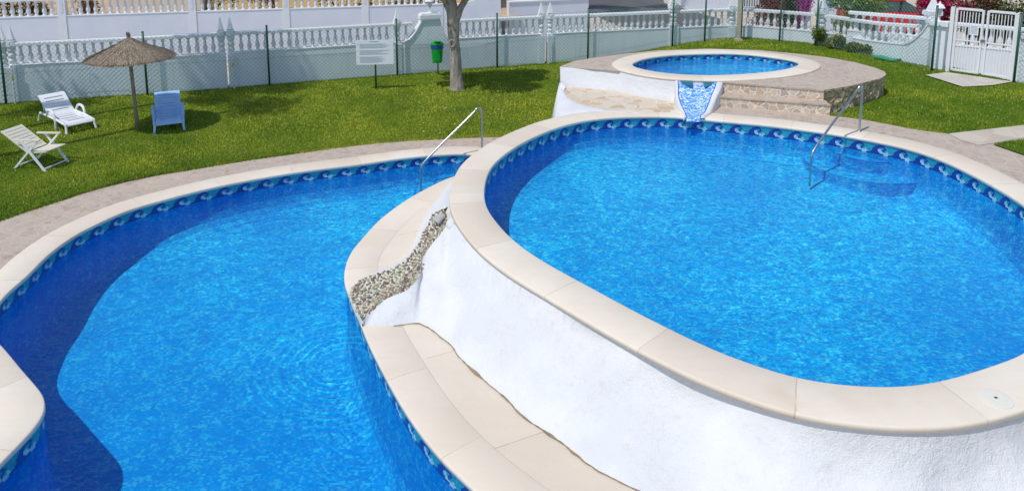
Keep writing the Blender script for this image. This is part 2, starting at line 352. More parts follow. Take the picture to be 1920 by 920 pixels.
# curves
def catmull(P, n=8, closed=False):
    P = [Vector(p) for p in P]; N = len(P); out = []
    for i in range(N if closed else N-1):
        g = (lambda k: P[k % N]) if closed else (lambda k: P[min(max(k, 0), N-1)])
        p0, p1, p2, p3 = g(i-1), g(i), g(i+1), g(i+2)
        d1 = max((p1-p0).length, 1e-6)**.5; d2 = max((p2-p1).length, 1e-6)**.5; d3 = max((p3-p2).length, 1e-6)**.5
        m1 = ((p1-p0)/d1-(p2-p0)/(d1+d2)+(p2-p1)/d2)*d2 if (p1-p0).length > 1e-5 else (p2-p1)
        m2 = ((p2-p1)/d2-(p3-p1)/(d2+d3)+(p3-p2)/d3)*d2 if (p3-p2).length > 1e-5 else (p2-p1)
        for k in range(n):
            t = k/n; out.append(p1*(2*t**3-3*t*t+1)+m1*(t**3-2*t*t+t)+p2*(-2*t**3+3*t*t)+m2*(t**3-t*t))
    if not closed: out.append(P[-1])
    return out
def resample(P, step=None, n=None, closed=False):
    Q = [Vector(p) for p in P]+([Vector(P[0])] if closed else [])
    L = [0]
    for a, b in zip(Q, Q[1:]): L.append(L[-1]+(b-a).length)
    n = n or max(2, round(L[-1]/step)); out = []; j = 0
    for i in range(n if closed else n+1):
        t = L[-1]*i/n
        while j < len(L)-2 and L[j+1] < t: j += 1
        out.append(Q[j].lerp(Q[j+1], (t-L[j])/max(L[j+1]-L[j], 1e-9)))
    return out
def smooth_closed(P, it=3):
    for _ in range(it):
        N = len(P); P = [(P[i-1]+P[i]*2+P[(i+1) % N])/4 for i in range(N)]
    return P
def area(P): return sum(P[i-1].x*P[i].y-P[i].x*P[i-1].y for i in range(len(P)))/2
def offset(P, d):          # outward for ccw closed polylines
    N = len(P); out = []
    for i in range(N):
        t = (P[(i+1) % N]-P[i-1]); n = Vector((t.y, -t.x, 0)).normalized(); out.append(P[i]+n*d)
    return out
def setz(P, z): return [Vector((p.x, p.y, z)) for p in P]
def inside(p, poly):
    c = False; j = len(poly)-1; x, y = p[0], p[1]
    for i in range(len(poly)):
        a, b = poly[i], poly[j]
        if (a[1] > y) != (b[1] > y) and x < (b[0]-a[0])*(y-a[1])/(b[1]-a[1])+a[0]: c = not c
        j = i
    return c
def sheet(outer, holes=(), z=0., step=None, uvf=None):
    zf = z if callable(z) else (lambda x, y: z)
    pts = []; edges = []
    for poly in [outer, *holes]:
        o = len(pts); pts += [Vector((p[0], p[1])) for p in poly]; n = len(poly); edges += [(o+i, o+(i+1) % n) for i in range(n)]
    if step:
        xs = [p[0] for p in outer]; ys = [p[1] for p in outer]
        x = min(xs)+step*.37
        while x < max(xs):
            y = min(ys)+step*.41
            while y < max(ys):
                q = (x+random.uniform(-.1, .1)*step, y+random.uniform(-.1, .1)*step)
                if inside(q, outer) and not any(inside(q, h) for h in holes): pts.append(Vector(q))
                y += step
            x += step
    v, e, f, *_ = delaunay_2d_cdt(pts, edges, [], 0, 1e-5)
    mb = MB(); mb.v = [(p.x, p.y, zf(p.x, p.y)) for p in v]
    for t in f:
        cx = sum(v[i].x for i in t)/len(t); cy = sum(v[i].y for i in t)/len(t)
        if inside((cx, cy), outer) and not any(inside((cx, cy), h) for h in holes): mb.face(t)
    return mb
def flat_up(o):
    me = o.data; bm = bmesh.new(); bm.from_mesh(me)
    for f in bm.faces:
        if f.normal.z < 0: f.normal_flip()
    bm.to_mesh(me); bm.free(); return o
def ngon_area(P): return P if area(P) > 0 else P[::-1]
# ------------------------------------------------------------ pool outlines
ZB, ZL, ZK = 0.0, -.75, .48
WB, WL, WK = -.25, -.97, .34           # water levels
big = [U(x, y, ZB) for x, y in [(908, 362), (912.5, 387.5), (932.5, 417.5), (962.5, 449), (1000, 477), (1025, 492.5), (1075, 520), (1125, 547), (1175, 574), (1225, 600), (1280, 627),
       (1357, 662), (1440, 691), (1490, 706), (1555, 717), (1615, 722.5), (1665, 724), (1715, 721), (1765, 712.5), (1815, 699), (1865, 682.5), (1920, 661)]]
big += [Vector(p) for p in [(5.75, 6.98, 0), (6.5, 7.8, 0), (7.08, 8.75, 0)]]
big += [U(x, y, ZB) for x, y in [(1920, 383), (1831, 330), (1766, 299), (1701, 277), (1590, 254.5), (1520, 244), (1440, 234), (1340, 225), (1270, 218.5), (1210, 217.5), (1150, 219.5), (1100, 225), (1050, 237), (1000, 257), (960, 279), (925, 308), (912.5, 332)]]
bigI = smooth_closed(resample(catmull(ngon_area(big), 10, True), .06, closed=True), 14)
low = [U(x, y, ZL) for x, y in [(0, 565), (12, 550), (50, 517), (87, 480), (120, 454), (150, 435), (180, 420), (236, 395), (310, 373), (406, 349), (517, 328), (600, 316), (675, 307), (750, 296), (825, 289), (875, 287.5)]]
low += [Vector(p) for p in [(-.62, 14.05, ZL), (-.42, 13.7, ZL), (-.55, 13.3, ZL)]]
low += [U(x, y, ZL) for x, y in [(850, 330), (797, 354), (750, 382), (710, 413), (680, 445), (657, 474), (646, 505), (646, 530), (657, 560), (673, 598), (690, 640), (707, 675), (732, 722), (760, 770), (800, 826), (832, 863), (862, 892), (892, 920)]]
low += [Vector((x, y, ZL)) for x, y in [(.05, 5.15), (.5, 4.75), (.8, 4.2), (.6, 3.5), (-.3, 2.9), (-1.8, 2.7), (-3.2, 3.1), (-4.1, 4.0), (-4.55, 5.0)]]
low += [U(x, y, ZL) for x, y in [(0, 868), (37, 831), (67, 798), (82, 776), (86, 757), (80, 737), (62, 715), (40, 690)]]
low += [Vector((x, y, ZL)) for x, y in [(-5.83, 7.57), (-6.15, 7.82), (-6.42, 8.15)]]
lowI = smooth_closed(resample(catmull(ngon_area(low), 10, True), .06, closed=True), 6)
kid = [U(x, y, ZK) for x, y in [(1184.5, 120), (1195, 114.5), (1212, 109), (1262, 102.5), (1320, 100), (1370, 99.7), (1420, 103), (1453, 107.5), (1487, 113), (1499, 119), (1480, 128), (1437, 135), (1387, 139), (1320, 141), (1250, 137), (1212, 131), (1190, 125.5)]]
kidI = smooth_closed(resample(catmull(ngon_area(kid), 10, True), .06, closed=True), 14)
CWB, CWL, CWK = .52, .46, .50
bigO, lowO, kidO = offset(bigI, CWB), offset(lowI, CWL), offset(kidI, CWK)

def coping(name, I, w, z, parent, th=.055, skip=None):
    "closed ring with rounded edges; UV.x = running length / 1.3 m"
    prof = [(0.02, -th), (0.0, -th), (0, -.018), (.005, -.006), (.018, 0), (w*.5, .002), (w-.018, 0), (w-.005, -.006), (w, -.018), (w, -th), (w-.1, -th)]
    mb = MB(); mb.uv = []; N = len(I); L = 0; ls = []
    for i in range(N+1): ls.append(L); L += (I[(i+1) % N]-I[i % N]).length
    k = round(L/1.3)/ls[-1]
    offs = {d: offset(I, d) for d, _ in prof}
    rows = []
    for i in range(N+1):
        for d, dz in prof:
            p = offs[d][i % N]; mb.v.append((p.x, p.y, z+dz)); mb.uv.append((ls[i]*k+.23, d))
    n = len(prof)
    for i in range(N):
        for j in range(n-1): mb.face((i*n+j, i*n+j+1, (i+1)*n+j+1, (i+1)*n+j))
    return mb.build(name, M['coping'], parent, smooth=True)
PAT = ["TTTTTTTTTTTTTTT",
       "TTTTTTDDDDTTTTT",
       "TTTTDDDDDDDTTTT",
       "TTTDDDDTTTDDTTT",
       "TTDDDDWWTDDTTTT",
       "TTDDDDWWWDTTWTT",
       "TDDDDDDWWWWWWWT",
       "DDDDDDDDDDWWWDD"]
FLIP = lambda k: 14-k
def band(I, z0, z1, parent, ins=.022):
    P = offset(I, ins); L = sum((P[i]-P[i-1]).length for i in range(len(P)))
    n = round(L/.0245/15)*15; Q = resample(P, n=n, closed=True); mb = MB(); rows = len(PAT); dz = (z0-z1)/rows
    cols = {'T': (.015, .27, .38), 'D': (.008, .035, .26), 'W': (.28, .50, .61)}
    for i in range(n):
        a, b = Q[i], Q[(i+1) % n]
        for r in range(rows):
            c = cols[PAT[r][FLIP(i % 15)]]; k = random.uniform(.8, 1.18); mb.curc = tuple(x*k for x in c)
            zt, zb = z0-r*dz, z0-(r+1)*dz
            mb.quad((a.x, a.y, zt), (b.x, b.y, zt), (b.x, b.y, zb), (a.x, a.y, zb))
    mb2 = mb.build('wave_tile_band', M['band'], parent, fixn=False); return mb2
def basin(I, ztop, zf, parent, ins=.022):
    "zf(y): floor height, the floor rises toward the far shallow end"
    P = offset(I, ins); mb = MB()
    mb.loft([setz(P, ztop)] + [[Vector((q.x, q.y, zf(q.y if d < -.05 else p.y)+dz)) for q, p in zip(offset(P, d), P)] for d, dz in [(0, .25), (-.03, .12), (-.1, .03), (-.22, .0)]], True)
    s = sheet([(p.x, p.y) for p in offset(P, .06)][::4], z=lambda x, y: zf(y)-.004, step=.5); mb.add(s.v, s.f)
    return mb.build('basin', M['mosaic'], parent, smooth=False)
def water(I, z, name='water'):
    s = sheet([(p.x, p.y) for p in offset(I, .02)][::2], z=z, step=.7); o = flat_up(s.build(name, M['water'], fixn=False)); tag(o, kind='structure'); return o
# ------------------------------------------------------------ terrain
def ss(a, b, x): t = min(1, max(0, (x-a)/(b-a))); return t*t*(3-2*t)
def gz(x, y):
    z = -.765+.72*ss(1.0, 8.2, x) + .03*noise.noise(Vector((x*.5, y*.5, 0)))*ss(.6, 3, abs(x+3)+y-13)
    return z
fence_pts = [Vector(p) for p in [(-19.5, 16.1, 0), (-16.3, 17.05, 0), (-13.02, 17.98, 0), (-9.84, 18.9, 0), (-6.9, 19.97, 0), (-3.46, 21.24, 0), (-.47, 22.3, 0), (2.47, 23.0, 0), (5.31, 23.45, 0), (6.42, 23.62, 0), (7.65, 23.7, 0), (8.72, 23.1, 0), (9.61, 22.4, 0), (11.10, 18.62, 0)]]
gate_l, gate_r = U(1776, 138, -.08), U(1899, 154, -.05)
fence_pts2 = [Vector((12.45, 17.42, 0)), Vector((13.4, 15.2, 0)), Vector((14.2, 13.0, 0))]
# lawn edge along the lower pool's path
lawn_edge = [U(x, y, ZL) for x, y in [(0, 413), (96, 380), (185, 352), (281, 330), (370, 315), (480, 297), (560, 286), (640, 275), (712, 267), (800, 261), (875, 257.5), (945, 256)]]
lawn_edge = [Vector((-9.2, 7.0, ZL)), Vector((-8.6, 9.6, ZL))] + lawn_edge + [Vector((.6, 14.95, ZL)), Vector((1.1, 14.7, ZL))]
lawn_edge = catmull(lawn_edge, 5)
deck_px = [(1050, 125), (1075, 115), (1110, 109), (1160, 102.5), (1230, 95), (1325, 91.5), (1420, 94), (1505, 102), (1553, 108), (1603, 117), (1640, 127), (1658, 134), (1662, 140), (1652, 147), (1612, 157), (1590, 162), (1545, 169)]
ZD = .44
deckW = [U(x, y, ZD) for x, y in deck_px]
pathR = catmull([U(x, y, 0) for x, y in [(1556, 216), (1622, 224), (1717, 242), (1779, 250)]], 4)
flagR_top = [U(x, y, 0) for x, y in [(1779, 250), (1850, 242), (1920, 234), (1990, 226)]]
grassBit = [U(x, y, 0) for x, y in [(1862, 271), (1920, 262), (2000, 252), (2120, 300), (2050, 316), (1920, 291)]]
# right of the frame the path follows the coping
bo = offset(bigI, CWB-.03)
# hole in the lawn: everything built of stone
hole = list(lawn_edge)                                   # ends near (1.1,14.7)
hole += [Vector((1.12, 15.9, 0))] + deckW[:-1] + [deckW[-1]] + [U(1558, 219, 0)] + pathR + flagR_top[1:] + [Vector((11.4, 10.2, 0)), Vector((10.6, 6.5, 0)), Vector((8.6, 3.4, 0)), Vector((6, 1.5, 0)), Vector((-5, 1.2, 0)), Vector((-9.0, 3.5, 0))]
hole2d = [(p.x, p.y) for p in hole]
lawn_outer = [(-40, -12), (30, -12), (30, 11), (14.6, 13.0), (13.6, 15.3), (12.55, 17.6), (11.85, 19.4), (9.85, 22.7), (8.9, 23.4), (7.8, 24.0), (5.4, 23.75), (2.4, 23.3), (-.55, 22.6), (-7, 20.25), (-13.1, 18.28), (-19.6, 16.4), (-40, 10.2)]
lw = sheet(lawn_outer, [hole2d], gz, 1.0); tag(flat_up(lw.build('lawn', M['lawn'], fixn=False, smooth=True)), kind='structure')
gb = sheet([(p.x, p.y) for p in grassBit], z=.012, step=.4); tag(flat_up(gb.build('lawn', M['lawn'], fixn=False)), kind='structure')
# street level beyond the wall
g = MB(); g.quad((-150, -60, -.82), (150, -60, -.82), (150, 320, -.82), (-150, 320, -.82)); 
st = sheet([(-150, 10), (-40, 10.2), (-19.6, 16.4), (-13.1, 18.28), (-7, 20.25), (-.55, 22.6), (2.4, 23.3), (5.4, 23.75), (7.8, 24.0), (8.9, 23.4), (9.85, 22.7), (11.85, 19.4), (12.55, 17.6), (13.6, 15.3), (14.6, 13), (30, 11), (150, 11), (150, 320), (-150, 320)], z=-.80)
tag(flat_up(st.build('street', M['sand'], fixn=False)), kind='structure')
rd = sheet([(4.6, 30.6), (8.8, 29.4), (9.6, 32.6), (8.2, 38.5), (12, 60), (-60, 60), (-60, 38), (3.2, 37.5)], z=-.79); tag(flat_up(rd.build('road', M['asphalt'], fixn=False)), kind='structure')
# ground everywhere under and around (pool side and behind the camera)
un = sheet([(-150, -100), (150, -100), (150, 11), (30, 11), (30, -12), (-40, -12), (-40, 10.2), (-150, 10)], z=-.80); tag(flat_up(un.build('ground', M['sand'], fixn=False)), kind='structure')
# path round the lower pool
pl_outer = [(p.x, p.y) for p in lawn_edge] + [(1.1, 14.5), (0.1, 13.6), (-.65, 12.4), (-.75, 10), (-.2, 8.4), (1.2, 6.2), (3.1, 5.5), (5, 5.9), (6.6, 7), (8.6, 3.4), (6, 1.5), (-5, 1.2), (-9.0, 3.5)]
pl = sheet(pl_outer, [[(p.x, p.y) for p in offset(lowI, .2)][::3]], z=ZL-.015, step=1.2)
tag(flat_up(pl.build('path', M['paver'], fixn=False)), kind='structure')
# path behind and right of the big pool
po = offset(bigI, .3)
right = [p for p in po if True]
def nearest(P, q): return min(range(len(P)), key=lambda i: (P[i].x-q[0])**2+(P[i].y-q[1])**2)
i0 = nearest(po, U(1325, 225, 0)); i1 = nearest(po, (6.4, 6.9))
seg = []; i = i0
while i != i1: seg.append(po[i]); i = (i-1) % len(po)
pr = [(p.x, p.y) for p in seg[::3]] + [(8.6, 3.4), (10.6, 6.5), (11.4, 10.2)] + [(p.x, p.y) for p in (flagR_top[::-1])[:-1]] + [(p.x, p.y) for p in pathR[::-1]] + [(6.62, 14.75), (4.5, 15.8)]
pp = sheet(pr, z=-.012, step=1.0); tag(flat_up(pp.build('path', M['paver'], fixn=False)), kind='structure')
fl = [(p.x, p.y) for p in flagR_top] + [(p.x, p.y) for p in [U(1990, 249, 0), U(1920, 258, 0), U(1862, 268, 0), U(1835, 272, 0), U(1800, 262, 0)]]
fp = sheet(fl, z=-.004, step=.6); tag(flat_up(fp.build('path', M['flag_path'], fixn=False)), kind='structure')
sb = [(p.x, p.y) for p in [U(1735, 144, -.05), U(1775, 139, -.05), U(1898, 155, -.05), U(1862, 162, -.05), U(1805, 165, -.05)]]
s_ = sheet(sb, z=lambda x, y: gz(x, y)+.03); s_ = flat_up(s_.build('path', M['slab'], fixn=False)); tag(s_, kind='structure')
# ------------------------------------------------------------ big pool
bp = thing('swimming_pool', 'large oval upper pool with bright blue water above the white stucco wall', 'swimming pool', (3.6, 10, 0))
coping('coping', bigI, CWB, ZB, bp)
band(bigI, -.04, WB-.005, bp); zfB = lambda y: -1.2+.50*ss(8.2, 13.6, y); basin(bigI, WB-.005, zfB, bp); water(bigI, WB)
def semisteps(cx, cy, ang, radii, zs, zfl, parent):
    for r, z in zip(radii, zs):
        n = 28; mb = MB(); top = [Vector((cx+r*math.cos(ang+PI*(k/n-.5)), cy+r*math.sin(ang+PI*(k/n-.5)), z)) for k in range(n+1)]
        bot = setz(top, zfl); mb.loft([top, bot]); mb.add(top, [tuple(range(n+1))])
        o = mb.build('underwater_step', M['mosaic'], parent)
        nb = MB(); inn = [Vector((cx+(r-.03)*math.cos(ang+PI*(k/n-.5)), cy+(r-.03)*math.sin(ang+PI*(k/n-.5)), z+.004)) for k in range(n+1)]
        nb.loft([inn, setz([Vector((cx+(r+.004)*math.cos(ang+PI*(k/n-.5)), cy+(r+.004)*math.sin(ang+PI*(k/n-.5)), z)) for k in range(n+1)], z+.004)])
        nb.build('step_nosing', M['nosing'], o)
sc_ = U(1628, 262, -.1)
semisteps(sc_.x+.05, sc_.y+.12, math.atan2(-.92, -.50), (.66, 1.15), (-.36, -.58), -1.25, bp)
# ------------------------------------------------------------ lower pool
lp = thing('swimming_pool', 'lower freeform pool curving round to the left foreground, one level below the oval pool', 'swimming pool', (-3, 9, ZL))
coping('coping', lowI, CWL, ZL, lp)
band(lowI, ZL-.04, WL-.005, lp); zfL = lambda y: -1.92+.45*ss(8.0, 13.2, y); basin(lowI, WL-.005, zfL, lp); water(lowI, WL)
semisteps(-.55, 13.75, math.atan2(-.75, -1), (.62, 1.0, 1.4), (-1.08, -1.2, -1.34), -1.95, lp)
# ------------------------------------------------------------ stucco body between the pools
zt = -.70
pairB = [((682, 602, zt), (681, 614, -.775)), ((700, 585, -.67), (697, 615, -.765)), ((725, 563, -.62), (720, 615, -.765)), ((765, 545, -.56), (750, 612, -.765)), ((786, 522, -.5), (772, 608, -.765)), ((795, 485, -.43), (785, 608, -.765)),
         ((811, 460, -.34), (798, 614, -.765)), ((828, 440, -.24), (815, 625, -.765)), ((842, 422, -.15), (830, 637, -.765))]
copx = [((852, 432), (845, 650)), ((880, 463), (860, 670)), ((912, 492), (885, 695)), ((955, 521), (915, 722)), ((1000, 549), (945, 747)), ((1050, 577), (985, 787)), ((1100, 606), (1035, 820)), ((1135, 627), (1070, 847)), ((1180, 652), (1100, 872)), ((1235, 683), (1150, 900)), ((1289, 708), (1190, 920))]
tops = [U(a[0]-1.5, a[1]-2, a[2]+(.035 if i_ < 8 else .01)) for i_, (a, b) in enumerate(pairB)]; bots = [U(*b) for a, b in pairB]
edge = offset(bigI, CWB-.025)
for a, b in copx:
    q = U(a[0], a[1], -.055); k = nearest(edge, q); tops.append(Vector((edge[k].x, edge[k].y, -.052))); bots.append(U(b[0], b[1], -.765))
kk = nearest(edge, tops[-1])
for q, b in [((1396, 755), (1.62, 5.12)), ((1480, 778), (2.2, 4.85)), ((1572, 798), (2.9, 4.7)), ((1660, 806), (3.55, 4.66)), ((1740, 806), (4.2, 4.78)), ((1827, 796), (4.85, 5.0)), ((1920, 780), (5.5, 5.45))]:
    q = U(q[0], q[1], -.055); k = nearest(edge, q); tops.append(Vector((edge[k].x, edge[k].y, -.052))); bots.append(Vector((*b, -.765)))
k = nearest(edge, (6.9, 7.4)); tops.append(Vector((edge[k].x, edge[k].y, -.052))); bots.append(Vector((7.4, 7.0, -.765)))
k = nearest(edge, (8.0, 9.8)); tops.append(Vector((edge[k].x, edge[k].y, -.052))); bots.append(Vector((8.6, 9.7, -.765)))
T = catmull(tops, 10); B = catmull(bots, 10); n9 = 8*10
# follow the coping exactly on the part below it
for i, p in enumerate(T):
    if i > n9+8:
        k = nearest(edge, p); q = edge[k]; g_ = .06*math.exp(-((q.x-1.75)/.6)**2) if q.y < 8 else 0; dc = (Vector((3.8, 10, 0))-q).normalized()*g_; T[i] = Vector((q.x+dc.x, q.y+dc.y, -.052))
T = smooth_closed(T[:1]+T+T[-1:], 0)[1:-1]
def stucco_rows(T, B, nr, conv, amp):
    rows = []
    for j in range(nr+1):
        v = j/nr; row = []
        for i, (a, b) in enumerate(zip(T, B)):
            hgt = a.z-b.z; cv = conv(i/len(T))
            vh = v**(1+cv); vz = v**(1/(1+cv*.55))          # convex: out late, down early -> steeper at the top
            vx = 1-(1-v)**(1/(1+cv)) if False else vh
            p = Vector((a.x+(b.x-a.x)*vx, a.y+(b.y-a.y)*vx, a.z+(b.z-a.z)*vz))
            k = math.sin(PI*v)*amp
            nz = noise.noise(Vector((p.x*1.8, p.y*1.8, p.z*2)))*.13 + noise.noise(p*6)*.014 + noise.noise(p*20)*.004
            out = Vector((b.x-a.x, b.y-a.y, 0)); out = out.normalized() if out.length > 1e-4 else Vector((0, -1, 0))
            p += (out*.6+Vector((0, 0, .7)))*nz*k; row.append(p)
        rows.append(row)
    return rows
mb = MB(); mb.loft(stucco_rows(T, B, 26, lambda t: .45*ss(.35, .6, t), 1.0))
# left flank of the stream
pairA = [((655, 547, -.70), (654, 543, -.765)), ((677, 524, -.70), (676, 521, -.765)), ((720, 509, -.66), (716, 504, -.765)), ((760, 489, -.58), (745, 492, -.765)), ((785, 455, -.47), (766, 476, -.765)), ((800, 425, -.37), (777, 452, -.765)), ((812, 405, -.28), (786, 430, -.765)), ((832, 392, -.17), (797, 405, -.765))]
tA = [U(*a) for a, b in pairA]; bA = [U(*b) for a, b in pairA]
for a, b in [((841, 385), (806, 389)), ((839, 365), (822, 371)), ((842, 345), (835, 352)), ((850, 325), (848, 338))]:
    q = U(*a, -.055); k = nearest(edge, q); tA.append(Vector((edge[k].x, edge[k].y, -.052))); bA.append(U(*b, -.765))
TA = catmull(tA, 8); BA = catmull(bA, 8)
mb.loft(stucco_rows(TA, BA, 12, lambda t: .2, .5))
# skirt behind, up to the paddling pool shelf
ka = nearest(edge, U(856, 436, -.052)); kb = nearest(edge, U(1335, 216, 0)); sk = []; i = ka
while i != kb: sk.append(edge[i]); i = (i-1) % len(edge)
mb.loft([setz(sk, -.052), [Vector((p.x, p.y, -.8)) for p in sk]])
bl = bmesh.new(); bmesh.ops.create_icosphere(bl, subdivisions=3, radius=1); cb = U(848, 421, -.15)
mb.add([cb+Vector((v.co.x*.09, v.co.y*.13, v.co.z*.09)) for v in bl.verts], [tuple(v.index for v in f.verts) for f in bl.faces]); bl.free()
mb.build('stucco_wall', M['stucco'], bp, smooth=True)
# dirty crack along the foot of the wall, terrace slab
cr = MB(); crk = resample(B[26:]+[], .03); up = []; dn = []
for i, p in enumerate(crk):
    t = crk[min(i+1, len(crk)-1)]-crk[max(i-1, 0)]; nn = Vector((t.y, -t.x, 0)).normalized(); wd = .006+.022*max(0, noise.noise(p*4))+.008*abs(noise.noise(p*19))
    off = .012*noise.noise(p*9); up.append(Vector((*(p+nn*(off-wd)).xy, -.748))); dn.append(Vector((*(p+nn*(off+wd)).xy, -.7445)))
cr.loft([up, dn]); cr.build('dirt_line', M['dirt'], lp)
il0 = nearest(lowI, U(850, 330, ZL)); il1 = nearest(lowI, (.5, 4.75)); si = []; i = il0; stp = 1 if len(lowI) else -1
lo_ = offset(lowI, .2)
def walk(P, a, b):
    f = []; i = a
    while i != b: f.append(P[i]); i = (i+1) % len(P)
    r = []; i = a
    while i != b: r.append(P[i]); i = (i-1) % len(P)
    return f if len(f) < len(r) else r
tin = walk(lo_, il0, il1)
terr = [(p.x, p.y) for p in tin[::3]] + [(1.9, 4.2)] + [(p.x, p.y) for p in B[::-1] if p.y < 9 and p.x < 3.0][::3] + [(p.x, p.y) for p in BA[::3]]
# terrace joints follow the coping tiles
def m_terrace():
    m = M['coping'].copy(); m.name = 'travertine_terrace'; return m
mt = m_terrace()
tb = sheet([(p.x, p.y) for p in tin[::3]] + [(1.9, 4.2), (3.2, 4.0), (4.2, 4.4), (3.5, 5.0), (2, 5.65), (1.0, 6.5), (.1, 7.9), (-.6, 10.2), (-.7, 12)], z=ZL-.006, step=.5)
tb.uv = [(.01, .01)]*0 or None
to = flat_up(tb.build('terrace', mt, lp, fixn=False))
uvl = to.data.uv_layers.new(name='UVMap')
for lo in to.data.loops:
    v = to.data.vertices[lo.vertex_index].co; uvl.data[lo.index].uv = ((v.x*.35-v.y*.75)/1.3, v.x)
# left promontory slab
pb = sheet([(-9, 8.4), (-6.85, 8.4), (-6.5, 7.95), (-5.9, 7.35), (-5.2, 6.75), (-5.0, 6.2), (-5.0, 5.5), (-5.0, 4.6), (-9, 4.6)], z=ZL-.008)
po_ = flat_up(pb.build('terrace', mt, lp, fixn=False)); ul = po_.data.uv_layers.new(name='UVMap')
for lo in po_.data.loops: v = po_.data.vertices[lo.vertex_index].co; ul.data[lo.index].uv = (v.y/1.3+.3, v.x)
# ------------------------------------------------------------ pebble stream
ps = thing('pebble_spillway', 'narrow pebble-lined channel running down the white stucco into the lower pool', 'water channel', tuple(U(720, 545, -.72)))
Ls = [(655, 546, -.69), (677, 524, -.685), (720, 509, -.65), (760, 489, -.57), (785, 455, -.46), (800, 425, -.36), (812, 404, -.27), (826, 394, -.19), (836, 398, -.14)]
Rs = [(682, 603, -.69), (700, 585, -.66), (725, 563, -.61), (765, 545, -.55), (788, 515, -.485), (798, 480, -.42), (812, 458, -.33), (835, 436, -.22), (843, 415, -.14)]
LC = resample(catmull([U(*p) for p in Ls], 8), n=60); RC = resample(catmull([U(*p) for p in Rs], 8), n=60)
mb = MB(); rows = []
for j in range(11):
    t = j/10; rows.append([a.lerp(b, t)+Vector((0, 0, .012-.05*math.sin(PI*t)+.004*noise.noise(a*9))) for a, b in zip(LC, RC)])
mb.loft(rows)
kc_ = nearest(edge, (rows[5][-1].x, rows[5][-1].y)); mb.loft([[r[-1] for r in rows], [Vector((edge[(kc_-5+i) % len(edge)].x, edge[(kc_-5+i) % len(edge)].y, -.056)) for i in (range(10, -1, -1) if (edge[(kc_+5) % len(edge)]-rows[0][-1]).length < (edge[kc_-5]-rows[0][-1]).length else range(11))]])
lip = [r[0] for r in rows]; mb.loft([lip, [p+Vector((-.02, -.012, -.05)) for p in lip], [p+Vector((.0, .0, -.10)) for p in lip]])
mb.build('mortar_bed', m_noisy('grey_mortar', (.68, .67, .58), (.58, .58, .48), 8, .8, .3), ps, smooth=True)
pbm = MB(); placed = []
ico = bmesh.new(); bmesh.ops.create_icosphere(ico, subdivisions=1, radius=1); iv = [v.co.copy() for v in ico.verts]; jf = [tuple(v.index for v in f.verts) for f in ico.faces]; ico.free()
pc = [(.17, .10, .08), (.26, .16, .12), (.34, .28, .20), (.22, .23, .15), (.38, .36, .27), (.13, .11, .11), (.30, .18, .12), (.46, .42, .33), (.40, .38, .26), (.34, .34, .24)]
for _ in range(16000):
    s = random.random(); t = random.uniform(.02, .98); i = min(59, int(s*60)); fr = s*60-i
    a = LC[i].lerp(LC[i+1], fr); b = RC[i].lerp(RC[i+1], fr); p = a.lerp(b, t)+Vector((0, 0, .016-.05*math.sin(PI*t)))
    r = random.uniform(.019, .034)
    if any((p.x-q.x)**2+(p.y-q.y)**2+(p.z-q.z)**2 < ((r+qr)*.78)**2 for q, qr in placed): continue
    placed.append((p, r)); R = Matrix.Rotation(random.uniform(0, PI), 3, 'Z'); c = random.choice(pc); k = random.uniform(.8, 1.25); pbm.curc = tuple(x*k for x in c)
    sx, sy = random.uniform(.85, 1.25), random.uniform(.7, 1.0)
    pbm.add([R @ Vector((v.x*r*sx, v.y*r*sy, v.z*r*.6))+p for v in iv], jf)
pbm.build('pebbles', M['pebbles'], ps, smooth=True)
hd = MB(); c0 = U(822, 412, -.2); ang = math.atan2(-.8, -.6); n = 12; rows = []
for dist, rr, dz in [(0, .065, .03), (.08, .075, .01), (.16, .07, -.03)]:
    d = Vector((math.cos(ang), math.sin(ang), 0)); sd = Vector((-d.y, d.x, 0)); c = c0-d*.08+d*dist+Vector((0, 0, dz))
    rows.append([c+sd*rr*math.cos(PI*k/n)+Vector((0, 0, rr*.75*math.sin(PI*k/n))) for k in range(n+1)])
hd.loft(rows); hd.loft([[p*1 for p in rows[-1]], [p-Vector((0, 0, .012)) for p in rows[-1]]]); hd.build('spout_hood', m_noisy('grey_cement', (.36, .36, .36), (.44, .44, .43), 9, .8, .2), ps, smooth=True)
# ------------------------------------------------------------ paddling pool with deck
kp = thing('paddling_pool', 'small raised oval pool with cream coping set in the paved deck behind the big pool', 'paddling pool', (5, 17, 0))
coping('coping', kidI, CWK, ZK, kp, .05); band(kidI, ZK-.04, ZK-.04-.14, kp); basin(kidI, ZK-.18, lambda y: .06, kp); water(kidI, WK)
dk = [(p.x, p.y) for p in deckW] + [(p.x, p.y) for p in [U(1367, 154, ZD), U(1340, 150, ZD)]]
ko = offset(kidI, CWK-.012)
kc0 = nearest(ko, U(1345, 152, ZK)); kc1 = nearest(ko, U(1146, 128, ZK))
front = walk(ko, kc0, kc1)
dkp = dk[:-1] + [(p.x, p.y) for p in front[::3]]
d_ = sheet(dkp, [[(p.x, p.y) for p in offset(kidI, .2)][::3]], z=ZD, step=.7); flat_up(d_.build('deck', M['paver'], kp, fixn=False))
